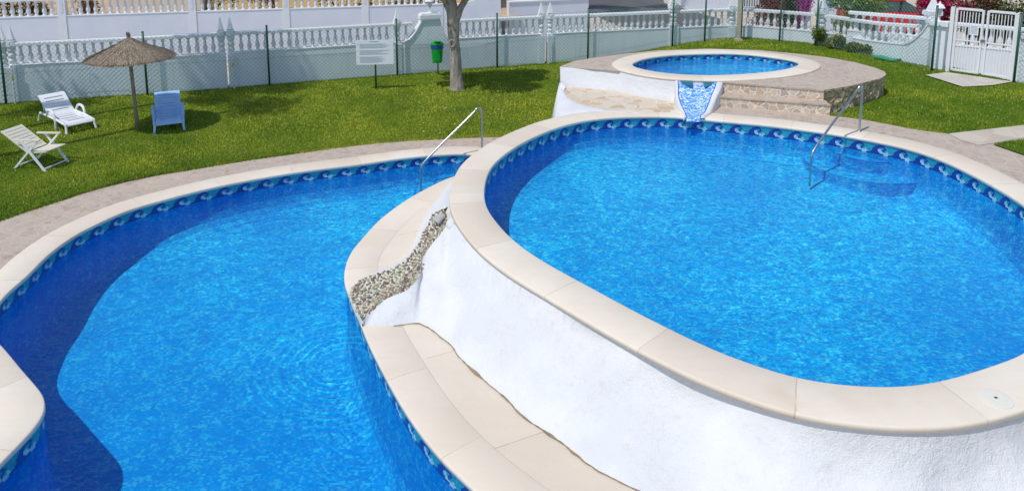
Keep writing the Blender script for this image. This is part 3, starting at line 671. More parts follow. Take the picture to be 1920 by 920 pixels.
# deck sides
sd = MB(); ring = [Vector((x, y, 0)) for x, y in dkp]
iR = 7
left = [deckW[i] for i in range(0, 9)]
sd.loft([setz(left, ZD-.003), setz(left, -.85)]); 
frw = [Vector((deckW[0].x, deckW[0].y, 0)), Vector((*front[-1].xy, 0))]
fr_d = resample(frw, .15)
sd.loft([[Vector((p.x, p.y+.03*noise.noise(p*3)-sl_, z)) for p in fr_d] for z, sl_ in ((ZD-.003, 0), (ZD-.03, .012), (.3, .05), (.15, .11), (.05, .17), (-.1, .22))])
fw = front[::2] + [front[-1]]
kcen = sum(kidI, Vector())/len(kidI); sd.loft([[Vector((*(p+(Vector((p.x-kcen.x, p.y-kcen.y, 0)).normalized()*sl_)).xy, z)) for p in fw] for z, sl_ in ((ZK-.045, 0), (.36, .02), (.22, .05), (.1, .10), (.02, .15), (-.1, .18))])
sd.build('white_wall', M['stucco'], kp, smooth=True)
rk = MB(); rg = resample(deckW[8:], .07); rows = []
for k in range(9):
    v = k/8; row = []
    for i, p in enumerate(rg):
        a = rg[max(i-1, 0)]; b = rg[min(i+1, len(rg)-1)]; t = b-a; nn = Vector((-t.y, t.x, 0)).normalized()
        if nn.x*(p.x-5)+nn.y*(p.y-17) < 0: nn = -nn
        z = ZD-.035-(ZD+.12)*v; dd = -.03+.05*noise.noise(Vector((p.x*5, p.y*5, z*6)))+.05*noise.noise(Vector((p.x*11, p.y*11, z*12)))
        row.append(Vector((*(p+nn*dd).xy, z)))
    rows.append(row)
rk.loft([setz(rg, ZD-.002), setz(rg, ZD-.035)]); rk.loft(rows); rk.build('rough_stone_edge', M['rock'], kp)
# steps
n0, n1 = U(1345, 152.5, ZD), U(1545, 169, ZD); t0, t1 = U(1342, 180, .215), U(1557, 196, .215); f0, f1 = t0.copy(), t1.copy()
def stepbox(a, b, a2, b2, z0, z1, nm):
    "front edge a-b, back edge a2-b2"
    m1 = MB(); A, Bq, A2, B2 = [Vector((*q.xy, z1-.03)) for q in (a, b, a2, b2)]; D = Vector((0, 0, z0-z1+.03))
    m1.quad(A, Bq, Bq+D, A+D); m1.quad(Bq, B2, B2+D, Bq+D); m1.quad(A, A2, A2+D, A+D)
    riser = m1
    m2 = MB(); e = (a-b).normalized()*.0; fd = Vector((-.37, -.93, 0))*.02
    for q in (0,):
        P = [Vector((*(x).xy, z1)) for x in (a+fd, b+fd, b2, a2)]; Q = [p-Vector((0, 0, .03)) for p in P]
        m2.add(P+Q, [(0, 1, 2, 3), (4, 5, 6, 7), (0, 1, 5, 4), (1, 2, 6, 5), (2, 3, 7, 6), (3, 0, 4, 7)])
    o = m2.build(nm, M['paver'], kp); r = riser.build('riser', M['riser'], o); return o
stepbox(n0, n1, n0+Vector((.2, .5, 0)), n1+Vector((.2, .5, 0)), .2, ZD+.004, 'step')
stepbox(t0, t1, n0+Vector((-.3, .1, 0)), n1+Vector((.05, .1, 0)), -.03, .215, 'step')
# crazy paving shelf with its white curb
sh = [U(x, y, .0) for x, y in [(1054, 166), (1087, 157), (1142, 157), (1168, 165), (1218, 176), (1280, 182), (1280, 210), (1155, 212.5), (1117, 207), (1073, 196), (1054, 182)]]
sq = sheet([(p.x, p.y) for p in sh]+[], z=lambda x, y: .0+.008*noise.noise(Vector((x*4, y*4, 0))), step=.2); flat_up(sq.build('crazy_paving_shelf', M['shelf'], kp, fixn=False))
cu_o = [(1049, 126, .40), (1047, 150, .22), (1044, 176, -.02), (1041, 196, -.12), (1042, 221, -.3)]
cin = [(1062, 160, .02), (1058, 168, .014), (1060, 176, .012), (1078, 191, .012), (1120, 202, .012), (1156, 209, .012), (1200, 212, .012)]
inn = catmull([U(*p) for p in [(1060, 161, .10)]+cin[1:]], 8); 
out = catmull([U(1049, 150, .12), U(1043, 176, 0), U(1042, 196, -.02), U(1049, 212, -.02), U(1090, 213, -.02), U(1150, 212.5, -.02), U(1200, 214, -.02)], 8)
out = resample(out, n=len(inn)-1); inn = resample(inn, n=len(inn)-1)
cm = MB(); rows = []
for v, dz in [(0, -.008), (.06, .004), (.25, .008), (.5, .008), (.8, -.015), (1, -.06)]:
    rows.append([a.lerp(b, v)+Vector((0, 0, dz+.012*noise.noise(a*5+Vector((v*2, 0, 0))))) for a, b in zip(inn, out)])
bott = [Vector((p.x-.05+.03*noise.noise(p*3), p.y-.02, p.z-.35)) for p in out]; bot2 = [Vector((p.x-.1, p.y-.03, -.85)) for p in out]
rows += [bott, bot2]; cm.loft(rows); cm.build('white_curb', M['stucco'], kp, smooth=True)
vs_ = MB(); d0 = deckW[0]; o0 = out[0]; A = [Vector((d0.x-.01, d0.y, ZD-.01)), Vector((d0.x-.03, d0.y-.12, .3)), Vector((o0.x, o0.y, o0.z+.05)), Vector((o0.x+.02, o0.y-.2, o0.z))]
Bq = [Vector((p.x-.05, p.y+.02, -.85)) for p in A]; vs_.loft([A, Bq]); vs_.build('white_curb', M['stucco'], kp, smooth=True)
# slide
chs = [((1271, 152, .425), (1343, 154, .425)), ((1272, 162, .375), (1341, 164, .375)), ((1272, 178, .25), (1334, 180, .25)), ((1276, 195, .125), (1328, 197, .125)), ((1284, 211, .035), (1321, 212, .035)), ((1286, 217, .018), (1314, 218, .018)), ((1287, 221, .014), (1313, 222, .014)), ((1287, 223, .0), (1313, 224, .0)), ((1287, 229, -.06), (1313, 230, -.06))]
LcL = catmull([U(*a) for a, b in chs], 6); LcR = catmull([U(*b) for a, b in chs], 6)
cs = MB(); rows = []
for j in range(9):
    t = j/8; rows.append([a.lerp(b, t)+Vector((0, 0, -.05*math.sin(PI*t)*min(1, max(.0, (a.z-.0)/.25)) + .012)) for a, b in zip(LcL, LcR)])
cs.loft(rows); so_ = cs.build('mosaic_slide', M['chute'], kp, smooth=True)
bd = MB()
for L in (LcL, LcR): bd.tube([p+Vector((0, 0, .014)) for p in L[:-6]], .009, 5)
bd.build('slide_edging', M['nosing'], so_)
ww = MB()
for L, s1, w1 in ((LcL, -1, .06), (LcR, 1, .15)):
    Lq = L[:-8]; o1 = [p+Vector((s1*w1*(1-.4*i/len(Lq)), 0.0, .0)) for i, p in enumerate(Lq)]
    ww.loft([Lq, [p+Vector((s1*.01, 0, .018)) for p in Lq], [p+Vector((-s1*.01, 0, .018)) for p in o1], o1, [Vector((p.x+s1*.02, p.y, -.05)) for p in o1]])
ww.build('slide_cheek', M['stucco'], kp, smooth=True)
for x0, x1 in ((1277, 1299), (1318, 1339)):
    nb = MB()
    P = [U(x0, 152.5, .440), U(x1, 153, .440), U(x1 if x0 > 1300 else x1-1, 162 if x0 < 1300 else 158, .40), U(x0+4, 158 if x0 < 1300 else 163, .40)]
    nb.add(P+[p-Vector((0, -.02, .03)) for p in P], [(0, 1, 2, 3), (0, 1, 5, 4), (1, 2, 6, 5), (2, 3, 7, 6), (3, 0, 4, 7)])
    nb.build('spillway_recess', M['dark_teal'], kp)
# ------------------------------------------------------------ handrails
def handrail(base, end, hgt, zend, label):
    b = Vector(base); e = Vector(end); t = thing('handrail', label, 'handrail', tuple(b), group='pool handrails')
    d = (e-b); d.z = 0; L = d.length; d.normalize(); r = .021
    def P(s, z): return b+d*s+Vector((0, 0, z))
    key = [P(0, -.02), P(0, .2), P(0, hgt-.16), P(.015, hgt-.07), P(.06, hgt-.015), P(.12, hgt-.03), P(.17, hgt-.08)]
    ez = e.z-b.z
    key += [P(L-.06, ez+.2), P(L-.015, ez+.13), P(L, ez+.04), P(L, zend-b.z)]
    mb = MB(); mb.tube(catmull(key, 6), r, 10); mb.build('rail', M['steel'], t, smooth=True)
    fl = MB(); fl.lathe([(.045, 0), (.045, .008), (.03, .016), (.022, .018)], b, 16); fl.build('floor_flange', M['steel'], t, smooth=True); return t
handrail(U(1611, 246, 0.002), U(1521, 303, WB), .93, -.7, 'polished steel handrail over the far edge of the large oval pool')
handrail((-.62, 14.32, ZL+.002), U(789, 325, WL), .95, -1.5, 'polished steel handrail bending into the lower pool beside the oval pool coping')
# inlet cover in the coping
sk_ = U(1867, 747, .0)
cv = MB(); cv.lathe([(.135, 0), (.135, .007), (.10, .010), (.02, .011)], sk_, 28); cvo = cv.build('skimmer_lid', mat('off_white_lid', (.74, .71, .61), .5), bp, smooth=False)
cv = MB(); cv.box(sk_+Vector((0, 0, .0125)), (.026, .016, .004)); cv.build('lid_keyhole', M['black'], cvo)
# ------------------------------------------------------------ wall with balusters
BAL = [(.055, 0), (.055, .04), (.035, .05), (.045, .08), (.062, .15), (.060, .2), (.036, .29), (.028, .34), (.040, .36), (.028, .38), (.034, .42), (.045, .46), (.055, .475), (.055, .50)]
def zrail(p):
    if p.x < 0: return .80
    return .80 + .12*ss(0, 10, p.x) + .17*(1-ss(18.8, 21.3, p.y))*ss(9, 10, p.x)
def bal_wall(label, pts, ztop_f, zbase_f, hb=.60, thick=.2, spacing=.215, matw=None, group=None, ends=(), name='balustrade_wall', skip=None, pier_px=()):
    c = sum(pts, Vector())/len(pts); t = thing(name, label, 'wall', (c.x, c.y, zbase_f(c)), group=group)
    fb = MB(); rl = MB(); P = resample(pts, .5)
    def offp(P, d):
        o = []
        for i, p in enumerate(P):
            tt = P[min(i+1, len(P)-1)]-P[max(i-1, 0)]; o.append(p+Vector((tt.y, -tt.x, 0)).normalized()*d)
        return o
    def slab(m, P, th, zb, ztp):
        A, Bb = offp(P, th/2), offp(P, -th/2)
        rows = [[Vector((p.x, p.y, zb(q))) for p, q in zip(A, P)], [Vector((p.x, p.y, ztp(q))) for p, q in zip(A, P)], [Vector((p.x, p.y, ztp(q))) for p, q in zip(Bb, P)], [Vector((p.x, p.y, zb(q))) for p, q in zip(Bb, P)]]
        m.loft(rows)
        for k in (0, -1): m.add([r[k] for r in rows], [(0, 1, 2, 3)])
        m.loft([rows[3], rows[0]])
    slab(fb, P, thick, zbase_f, lambda q: ztop_f(q)-hb); fb.build('solid_base', matw or M['wall'], t)
    slab(rl, P, thick+.04, lambda q: ztop_f(q)-.085, lambda q: ztop_f(q)-.02); slab(rl, P, thick-.04, lambda q: ztop_f(q)-.018, lambda q: ztop_f(q)); rl.build('top_rail', M['plaster'], t)
    pln = MB(); slab(pln, P, thick+.03, lambda q: ztop_f(q)-hb+.002, lambda q: ztop_f(q)-hb+.03); pln.build('plinth_strip', M['plaster'], t)
    Q = resample(pts, spacing); hh = (hb-.115)/.50; cnt = 0
    for q in Q[1:-1]:
        if skip and skip(q): continue
        m = MB(); m.lathe([(r*1.05, z*hh) for r, z in BAL], (0, 0, 0), 8)
        if cnt == 0: m0 = m.build('baluster', M['plaster'], t, smooth=True); o = m0
        else: o = m0.copy(); C.objects.link(o)
        o.parent = t; o.matrix_parent_inverse = Matrix(); o.location = Vector((q.x-c.x, q.y-c.y, ztop_f(q)-hb+.03-t.location.z)); cnt += 1
        if cnt >= 99: break
    return t
wl = [p.copy() for p in fence_pts]
def woff(P, d):
    o = []
    for i, p in enumerate(P):
        tt = P[min(i+1, len(P)-1)]-P[max(i-1, 0)]; o.append(p+Vector((-tt.y, tt.x, 0)).normalized()*d)
    return o
wl = woff(wl, .28)
wl[-1] = U(1742, 131, -.1)+Vector((.15, .25, 0)); wl[-1].z = 0
wl = resample(catmull([Vector((p.x, p.y, 0)) for p in wl], 6), .05)
def wall_at_px(px):
    return min(range(len(wl)), key=lambda i: abs(CX+F*wl[i].x/(wl[i].y*math.cos(TH)+3.4*math.sin(TH))-px) + (0 if wl[i].y > 12 else 99))
def wseg(a, b): return [Vector(p) for p in wl[wall_at_px(a):wall_at_px(b)+1]]
zb_f = lambda p: gz(p.x, p.y)-.08
GW = 'sections of white balustrade wall behind the mesh fence'
bal_wall('white balustrade wall section at far left behind the straw parasol', wseg(22, 412), zrail, zb_f, group=GW)
bal_wall('white balustrade wall section behind the notice board', wseg(434, 738), zrail, zb_f, group=GW)
bal_wall('short white balustrade piece between the slim pillar and the scroll pier', wseg(750, 772), zrail, zb_f, group=GW)
bal_wall('white balustrade wall section right of the tree trunk', wseg(836, 1012), zrail, zb_f, group=GW)
bal_wall('white balustrade wall section in front of the asphalt road', wseg(1034, 1254), zrail, zb_f, group=GW)
bal_wall('white balustrade wall section behind the paddling pool up to the concrete pole', wseg(1272, 1530), zrail, zb_f, group=GW)
bal_wall('white balustrade wall section sloping toward the metal gate', wseg(1548, 1722), zrail, zb_f, group=GW)
wlL = thing('balustrade_wall', 'white balustrade wall section cut off by the left frame edge', 'wall', (-16, 17, -.8), group=GW); C.objects.unlink(wlL); bpy.data.objects.remove(wlL)
bal_wall('white balustrade wall section cut off by the left frame edge', wl[:wall_at_px(4)], zrail, zb_f, group=GW)
# piers with pyramid finials
def pier(px, label, w=.2, fin='pyr', extra=.0, hfin=.36, h=None, base=None, name='wall_pillar'):
    p = wl[wall_at_px(px)] if base is None else Vector(base); i = wall_at_px(px); tt = wl[min(i+3, len(wl)-1)]-wl[max(i-3, 0)]; rz = math.atan2(tt.y, tt.x)
    z0 = gz(p.x, p.y)-.08; z1 = (zrail(p) if h is None else h)+extra; t = thing(name, label, 'pillar', (p.x, p.y, z0), rz, group='pillars along the balustrade wall')
    m = MB(); m.box((0, 0, (z1-.64-z0)/2), (w, w+.06, z1-.64-z0)); m.build('shaft', M['wall'], t, loc=(0, 0, 0))
    m = MB(); hh = .64; zz = z1-z0-hh
    m.lathe([(w*.5, 0), (w*.5, .06), (w*.38, .08), (w*.46, .14), (w*.46, .18), (w*.36, .22), (w*.36, .24), (w*.48, .28), (w*.48, .33), (w*.36, .37), (w*.5, .44), (w*.5, .5), (w*.62, .54), (w*.62, .66)], (0, 0, zz), 12); m.build('turned_post', M['plaster'], t, smooth=False, loc=(0, 0, 0))
    if fin == 'pyr':
        m = MB(); zf = z1-z0+.02; m.box((0, 0, zf+.02), (w*.95, w*.95, .05)); m.box((0, 0, zf+.06+hfin/2), (w*.8, w*.8, hfin), taper=.08); m.build('pyramid_finial', M['plaster'], t, loc=(0, 0, 0))
    return t
pier(4, 'slim white pillar nearest the left frame edge with pointed finial, left one of its pair')
pier(20, 'slim white pillar near the left frame edge with pointed finial, right one of its pair')
pier(414, 'slim white pillar with pointed finial right of the parasol, left one of its pair'); pier(431, 'slim white pillar with pointed finial right of the parasol, right one of its pair')
pier(743, 'lone slim white pillar with pointed finial behind the notice board')
pier(1014, 'slim white pillar with pointed finial near the fence middle, left one of its pair'); pier(1031, 'slim white pillar with pointed finial near the fence middle, right one of its pair')
pier(1263, 'stout white pillar left of the paddling pool end, taller than its neighbours', w=.3, extra=.18, hfin=.5)
pier(1372, 'white ringed pillar beside the grey concrete pole', w=.24, extra=.0, hfin=.4)
pier(1539, 'broad white pillar with big pyramid cap beside the green hedge', w=.34, extra=.12, hfin=.32)
for px, z, lb in ((430.5, 0, 'yellow tipped thin white pipe between the pillar pair right of the parasol'), (20, 0, 'yellow tipped thin white pipe at the left pillar pair'), (1024, 0, 'thin white pipe between the pillar pair near the fence middle')):
    p = wl[wall_at_px(px)].copy(); p += Vector((.1, -.22, 0)); zz = gz(p.x, p.y)
    t = thing('pipe', lb, 'pipe', (p.x, p.y, zz)); m = MB(); m.tube([(0, 0, -.05), (0, 0, 1.0)], .022, 8); m.build('tube', M['plaster'], t, loc=(0, 0, 0))
    if px < 1000: m = MB(); m.tube([(0, 0, .62), (0, 0, .72)], .025, 8); m.build('yellow_tape', M['yellow_tag'], t, loc=(0, 0, 0))
# scroll piers
def lantern(parent, z, sc=1.0):
    m = MB(); m.lathe([(.07, 0), (.07, .02), (.02, .04), (.016, .14), (.03, .16)], (0, 0, z), 10, sc); m.build('lantern_stem', M['plaster'], parent, loc=(0, 0, 0))
    m = MB(); m.lathe([(.05, .16), (.095, .34), (.095, .35)], (0, 0, z), 6, sc); m.build('lantern_glass', M['lamp_glass'], parent, loc=(0, 0, 0))
    m = MB(); m.lathe([(.15, .35), (.15, .36), (.10, .43), (.03, .47), (.012, .53)], (0, 0, z), 6, sc); m.build('lantern_cap', M['plaster'], parent, loc=(0, 0, 0))
def scroll(px0, px1, px2, px3, label, right=True, left=True, zc=.98, lant=True, zlow=None):
    a, b, c, d = [wl[wall_at_px(q)] for q in (px0, px1, px2, px3)]; mid = (b+c)/2; z0 = gz(mid.x, mid.y)-.08
    t = thing('scroll_pier', label, 'pillar', (mid.x, mid.y, z0)); zs = zrail(mid)-.6 if zlow is None else zlow
    dirv = (c-b).normalized(); nn = Vector((dirv.y, -dirv.x, 0))
    def prof(s):    # height along the scroll
        if s < 0: return None
    P = []; N = 14
    if left:
        for i in range(N+1): s = i/N; P.append((a.lerp(b, s), zs+(zc-zs)*(s**1.9*.75+.25*s)))
    else: P.append((b, zc))
    if right:
        for i in range(N+1): s = i/N; P.append((c.lerp(d, s), zs+(zc-zs)*((1-s)**1.9*.75+.25*(1-s))))
    else: P.append((c, zc))
    m = MB(); rows = []
    for off, zt_ in ((.13, 0), (.13, 1), (-.13, 1), (-.13, 0)): rows.append([Vector((*(p+nn*off).xy, z if zt_ else z0)) for p, z in P])
    m.loft(rows); m.add([r[0] for r in rows], [(0, 1, 2, 3)]); m.add([r[-1] for r in rows], [(0, 1, 2, 3)]); m.build('scroll_wall', M['wall'], t)
    m = MB(); rows = []
    for off, dz in ((.16, -.03), (.16, .03), (-.16, .03), (-.16, -.03)): rows.append([Vector((*(p+nn*off).xy, z+dz)) for p, z in P])
    m.loft(rows+[rows[0]]); m.build('scroll_edge', M['plaster'], t)
    m = MB(); L = (c-b).length+.12; rz = math.atan2(dirv.y, dirv.x); m.box((mid.x, mid.y, zc+.09), (L, .36, .12), rz); m.box((mid.x, mid.y, zc+.17), (L-.08, .3, .05), rz); m.build('cap', M['plaster'], t)
    if lant: lantern(t, zc+.195-z0)
    return t
scroll(755, 791, 822, 840, 'white scroll-shouldered pier topped by a small lantern, left of the tree', zc=.86)
sp2 = scroll(1705, 1745, 1768, 1769, 'white scroll-shouldered pier with flat cap and white lantern beside the metal gate', right=False, zc=1.12, lant=False)
# the section between scroll pier and gate post
ga = gate_l; gb_ = gate_r; gdir = (gb_-ga); gdir.z = 0; glen = gdir.length; gdir.normalize(); gn = Vector((gdir.y, -gdir.x, 0))
pA = wl[-1].copy()
t = thing('wall_pier', 'plain pale pier between the scroll pier and the metal gate, with white lantern on top', 'pillar', (ga.x-.25, ga.y+.12, -.1))
m = MB(); m.box((ga.x-.02, ga.y+.42, .5), (.3, .22, 1.26), math.atan2(gdir.y, gdir.x)); m.build('shaft', M['wall'], t)
m = MB(); m.box((ga.x-.04, ga.y+.43, 1.19), (.46, .34, .12), math.atan2(gdir.y, gdir.x)); m.build('cap', M['plaster'], t)
t2 = thing('lantern', 'white lantern with frosted glass standing on the pier left of the gate', 'lantern', (ga.x-.1, ga.y+.44, 1.25)); lantern(t2, 0, 1.0)
t3 = thing('wall_pier', 'white wall stub right of the metal gate at the right frame edge', 'wall', (gb_.x+.5, gb_.y-.6, -.1))
m = MB(); q = gb_+Vector((.2, .05, 0)); q2 = q+Vector((1.1, -2.6, 0)); m.bar((q.x, q.y, .45), (q2.x, q2.y, .45), .22, 1.2); m.build('solid_base', M['wall'], t3); m = MB(); m.bar((q.x, q.y, 1.12), (q2.x, q2.y, 1.12), .32, .13); m.build('cap', M['plaster'], t3)
# ------------------------------------------------------------ gate
gt = thing('metal_gate', 'white double metal bar gate with small notice, at right frame edge', 'gate', (ga.x, ga.y, gz(ga.x, ga.y)), math.atan2(gdir.y, gdir.x))
def gl(name, boxes, parent=gt, mt=None):
    m = MB()
    for c, s in boxes: m.box(c, s)
    return m.build(name, mt or M['white_plastic'], parent, loc=(0, 0, 0))
GH = 1.72; gw = glen/2
gl('gate_post', [((0, 0, GH/2), (.09, .09, GH))]); gl('gate_post', [((glen, 0, GH/2), (.09, .09, GH))])
for k in (0, 1):
    x0 = .07+k*(gw-.03); x1 = x0+gw-.09
    lf = gl('gate_leaf', [((x0+.025, 0, GH/2+.02), (.05, .05, GH-.08)), ((x1-.025, 0, GH/2+.02), (.05, .05, GH-.08)), (((x0+x1)/2, 0, .08), (x1-x0-.102, .046, .05)), (((x0+x1)/2, 0, GH-.03), (x1-x0-.102, .046, .06)), (((x0+x1)/2, 0, .88), (x1-x0-.102, .04, .03))])
    gl('gate_bars', [((x0+.05+(x1-x0-.1)*(i+1)/8, 0, GH/2), (.018, .018, GH-.18)) for i in range(7)], lf)
gl('gate_sign', [((.52, -.035, 1.18), (.2, .012, .27))], gt, M['sign'])
gl('sign_lines', [((.52, -.043, 1.27-.035*i), (.15, .004, .012)) for i in range(6)], gt, M['ink'])
gl('lock', [((gw+.01, -.045, .92), (.1, .03, .07))], gt, M['steel'])
# wall seen through the gate
wb = [Vector((ga.x+.3, ga.y+2.3, 0)), Vector((gb_.x+2.2, gb_.y+1.2, 0))]
bal_wall('white balustrade wall with plank-like base seen through the metal gate', wb, lambda p: 1.02, lambda p: -.8, hb=.66, group=GW)
# ------------------------------------------------------------ mesh fence
ft = thing('mesh_fence', 'dark green chain link fence running along the back of the lawn', 'fence', (-1, 22, -.7))
ft2 = thing('mesh_fence', 'short chain link fence stretch right of the metal gate', 'fence', (12.9, 16.5, -.1))
FH = 1.72
def post(p, t, h=FH):
    z = gz(p.x, p.y); m = MB(); m.tube([(p.x, p.y, z-.05), (p.x, p.y, z+h)], .03, 8); m.lathe([(.033, 0), (.033, .02), (.01, .03)], (p.x, p.y, z+h), 8); m.build('post', M['green_post'], t, smooth=True)
def mesh_panel(P, t):
    "diamond wire between successive posts"
    W = MB(); Hn = FH-.1; sp = .115
    for a, b in zip(P, P[1:]):
        a = Vector((a.x, a.y, gz(a.x, a.y)+.04)); b = Vector((b.x, b.y, gz(b.x, b.y)+.04)); L = (b-a).length; Hh = Hn-.06; n = int((L+Hh)/sp)+1
        for sgn in (0, 1):
            for i in range(n):
                u0 = -Hh+i*sp; s0, s1 = max(u0, 0), min(u0+Hh, L)
                if s1-s0 < .02: continue
                v0, v1 = (s0-u0), (s1-u0)
                if sgn: v0, v1 = Hh-v0, Hh-v1
                p = a.lerp(b, s0/L)+Vector((0, 0, v0)); q = a.lerp(b, s1/L)+Vector((0, 0, v1))
                o = len(W.v); r = .0031; dd = (b-a).normalized(); nn = Vector((dd.y, -dd.x, 0))
                for e in (p, q):
                    for ang in (0, 2.1, 4.2): W.v.append(tuple(e+nn*r*math.cos(ang)+dd*r*math.sin(ang)*1.4))
                for k in range(3): W.face((o+k, o+(k+1) % 3, o+3+(k+1) % 3, o+3+k))
    W.build('wire_mesh', M['wire'], t, fixn=False)
    W = MB()
    for a, b in zip(P, P[1:]):
        for hh in (.06, Hn*.5, Hn): W.tube([(a.x, a.y, gz(a.x, a.y)+hh), (b.x, b.y, gz(b.x, b.y)+hh)], .0035, 4)
    W.build('tension_wire', M['wire'], t)
for p in fence_pts: post(p, ft)
lastp = Vector((11.57, 19.15, 0)); mesh_panel(fence_pts, ft)
for p in fence_pts2: post(p, ft2)
mesh_panel(fence_pts2, ft2)
# concrete pole
p = U(1379, 87, -.3); tag_ = thing('concrete_pole', 'tall grey concrete utility pole behind the paddling pool', 'pole', (p.x, p.y-.25, gz(p.x, p.y)))
m = MB(); m.box((0, 0, 3.4), (.11, .11, 6.9), taper=.8); m.build('shaft', M['concrete'], tag_, loc=(0, 0, 0)); m = MB(); m.box((0, 0, .03), (.22, .22, .08)); m.build('footing', M['concrete'], tag_, loc=(0, 0, 0))
# ------------------------------------------------------------ grass blades, leaves
def blades(n, name, region_f, hgt=(.02, .045), wid=.008, zf=gz, seedz=0):
    pts = []
    while len(pts) < n:
        x, y = region_f()
        pts.append((x, y, zf(x, y)))
    P = np.array(pts); N = len(P); ang = rng.uniform(0, 2*np.pi, N); h = rng.uniform(hgt[0], hgt[1], N); lean = rng.uniform(0, .03, N); la = rng.uniform(0, 2*np.pi, N)
    wd = wid*(P[:, 1]/14)
    v = np.zeros((N, 3, 3)); v[:, 0] = P+np.stack([np.cos(ang)*wd, np.sin(ang)*wd, -np.full(N, .005)], 1); v[:, 1] = P-np.stack([np.cos(ang)*wd, np.sin(ang)*wd, np.full(N, .005)], 1)
    v[:, 2] = P+np.stack([np.cos(la)*lean, np.sin(la)*lean, h], 1)
    me = bpy.data.meshes.new(name); me.from_pydata(v.reshape(-1, 3).tolist(), [], np.arange(3*N).reshape(N, 3).tolist()); me.materials.append(M['grass'])
    a = me.color_attributes.new('Col', 'FLOAT_COLOR', 'CORNER'); col = np.zeros((N, 3, 4))
    nz = np.array([1.3*noise.noise(Vector((p[0]*.45, p[1]*.45, 3)))+.7*noise.noise(Vector((p[0]*1.2, p[1]*1.2, 5)))+.6*noise.noise(Vector((p[0]*3, p[1]*3, 9))) for p in P])
    X, Y = P[:, 0], P[:, 1]; bias = -.42*np.clip((X-2)/4, 0, 1)-.25*np.clip((15.2-Y)/1.5, 0, 1)*(X < 2)
    mixv = np.clip(.6+bias+.6*nz+rng.uniform(-.22, .22, N), 0, 1)[:, None]
    c = (1-mixv)*np.array([.115, .225, .012])+mixv*np.array([.50, .52, .05]); dry = rng.random(N) < .05; c[dry] = (.50, .45, .20)
    col[:, :, :3] = c[:, None, :]*rng.uniform(.85, 1.15, (N, 1, 1)); col[:, :, 3] = 1; a.data.foreach_set('color', col.reshape(-1))
    o = bpy.data.objects.new(name, me); C.objects.link(o); tag(o, 'short mown green grass of the lawn', 'grass', kind='stuff'); return o
fo = [(p.x, p.y) for p in fence_pts]+[(p.x, p.y) for p in fence_pts2]
def reg():
    while True:
        y = random.uniform(8.5, 24.4); x = random.uniform(-.75*y-1, .75*y+1)
        if random.random() > (13.5/max(y, 13.5))**1.2: continue
        if inside((x, y), hole2d) or not inside((x, y), lawn_outer): continue
        return x, y
blades(170000, 'grass', reg)
def reg2():
    while True:
        x, y = random.uniform(min(p.x for p in grassBit), max(p.x for p in grassBit)), random.uniform(min(p.y for p in grassBit), max(p.y for p in grassBit))
        if inside((x, y), [(p.x, p.y) for p in grassBit]): return x, y
blades(5000, 'grass', reg2, zf=lambda x, y: .012)
# grass fringe growing over the paved edge
fring = catmull(lawn_edge[6:-6], 3)
def reg3():
    p = random.choice(fring); r = random.gauss(.01, .03); return p.x+random.uniform(-.05, .05)+r*.5, p.y+r
blades(9000, 'grass', reg3, (.02, .05))
# fallen leaves
lv = MB()
for _ in range(150):
    p = U(random.gauss(930, 110), random.gauss(215, 35), -.7)
    if inside((p.x, p.y), hole2d) or p.y > 22 or p.x > 1.0: continue
    z = gz(p.x, p.y)+.045; s = random.uniform(.015, .035); a = random.uniform(0, 6.28); lv.curc = random.choice([(.5, .42, .16), (.35, .22, .08), (.6, .55, .3), (.2, .12, .06)])
    d = Vector((math.cos(a), math.sin(a), random.uniform(-.3, .3)))*s; e = Vector((-math.sin(a), math.cos(a), random.uniform(-.3, .3)))*s*.6; q = Vector((p.x, p.y, z)); lv.quad(q-d, q-e, q+d, q+e)
tag(lv.build('fallen_leaves', M['leaf'], fixn=False), 'yellow and brown fallen leaves scattered on the grass near the tree', 'leaves', kind='stuff')
def foliage(name, parent, clumps, n, size, cols, mt=None, loc=None):
    m = MB()
    for _ in range(n):
        c, r = random.choice(clumps); d = Vector((random.gauss(0, 1), random.gauss(0, 1), random.gauss(0, 1))).normalized()
        rr = random.random()**.4; p = Vector(c)+Vector((d.x*r[0], d.y*r[1], d.z*r[2]))*rr
        a = Vector((random.gauss(0, 1), random.gauss(0, 1), random.gauss(0, .6))).normalized(); b = a.orthogonal().normalized(); b = Matrix.Rotation(random.uniform(0, 6.28), 3, a) @ b
        s = size*random.uniform(.6, 1.3); k = random.uniform(.7, 1.3); cc = random.choice(cols); m.curc = tuple(x*k for x in cc)
        m.quad(p-a*s, p-b*s*.45, p+a*s, p+b*s*.45)
    return m.build(name, mt or M['leaf'], parent, fixn=False, loc=loc)
GR = [(.035, .075, .012), (.06, .12, .02), (.09, .16, .03), (.05, .09, .015)]
# ------------------------------------------------------------ tree on the lawn
tb_ = U(857, 163, -.70); zt0 = gz(tb_.x, tb_.y)
tr = thing('tree', 'pale grey barked tree rising from the lawn beside the green bin', 'tree', (tb_.x, tb_.y, zt0))
def rr_(pts, rs, name, n=14):
    P = catmull([Vector(p) for p in pts], 6); R = resample([Vector((r, 0, 0)) for r in rs], n=len(P)-1) if False else None
    L = len(P); rad = [rs[0]+0]*L
    for i in range(L):
        t = i/(L-1)*(len(rs)-1); k = min(int(t), len(rs)-2); rad[i] = rs[k]+(rs[k+1]-rs[k])*(t-k)
    m = MB(); m.tube(P, rad, n)
    for i, v in enumerate(m.v):
        q = Vector(v); d = .035*noise.noise(Vector((q.x*5, q.y*5, q.z*1.5)))+.012*noise.noise(q*14); cpt = P[min(i//n, L-1)]; o = (q-cpt); o = o.normalized() if o.length > 1e-5 else o; m.v[i] = tuple(q+o*d)
    return m.build(name, M['bark'], tr, smooth=True, loc=(0, 0, 0))
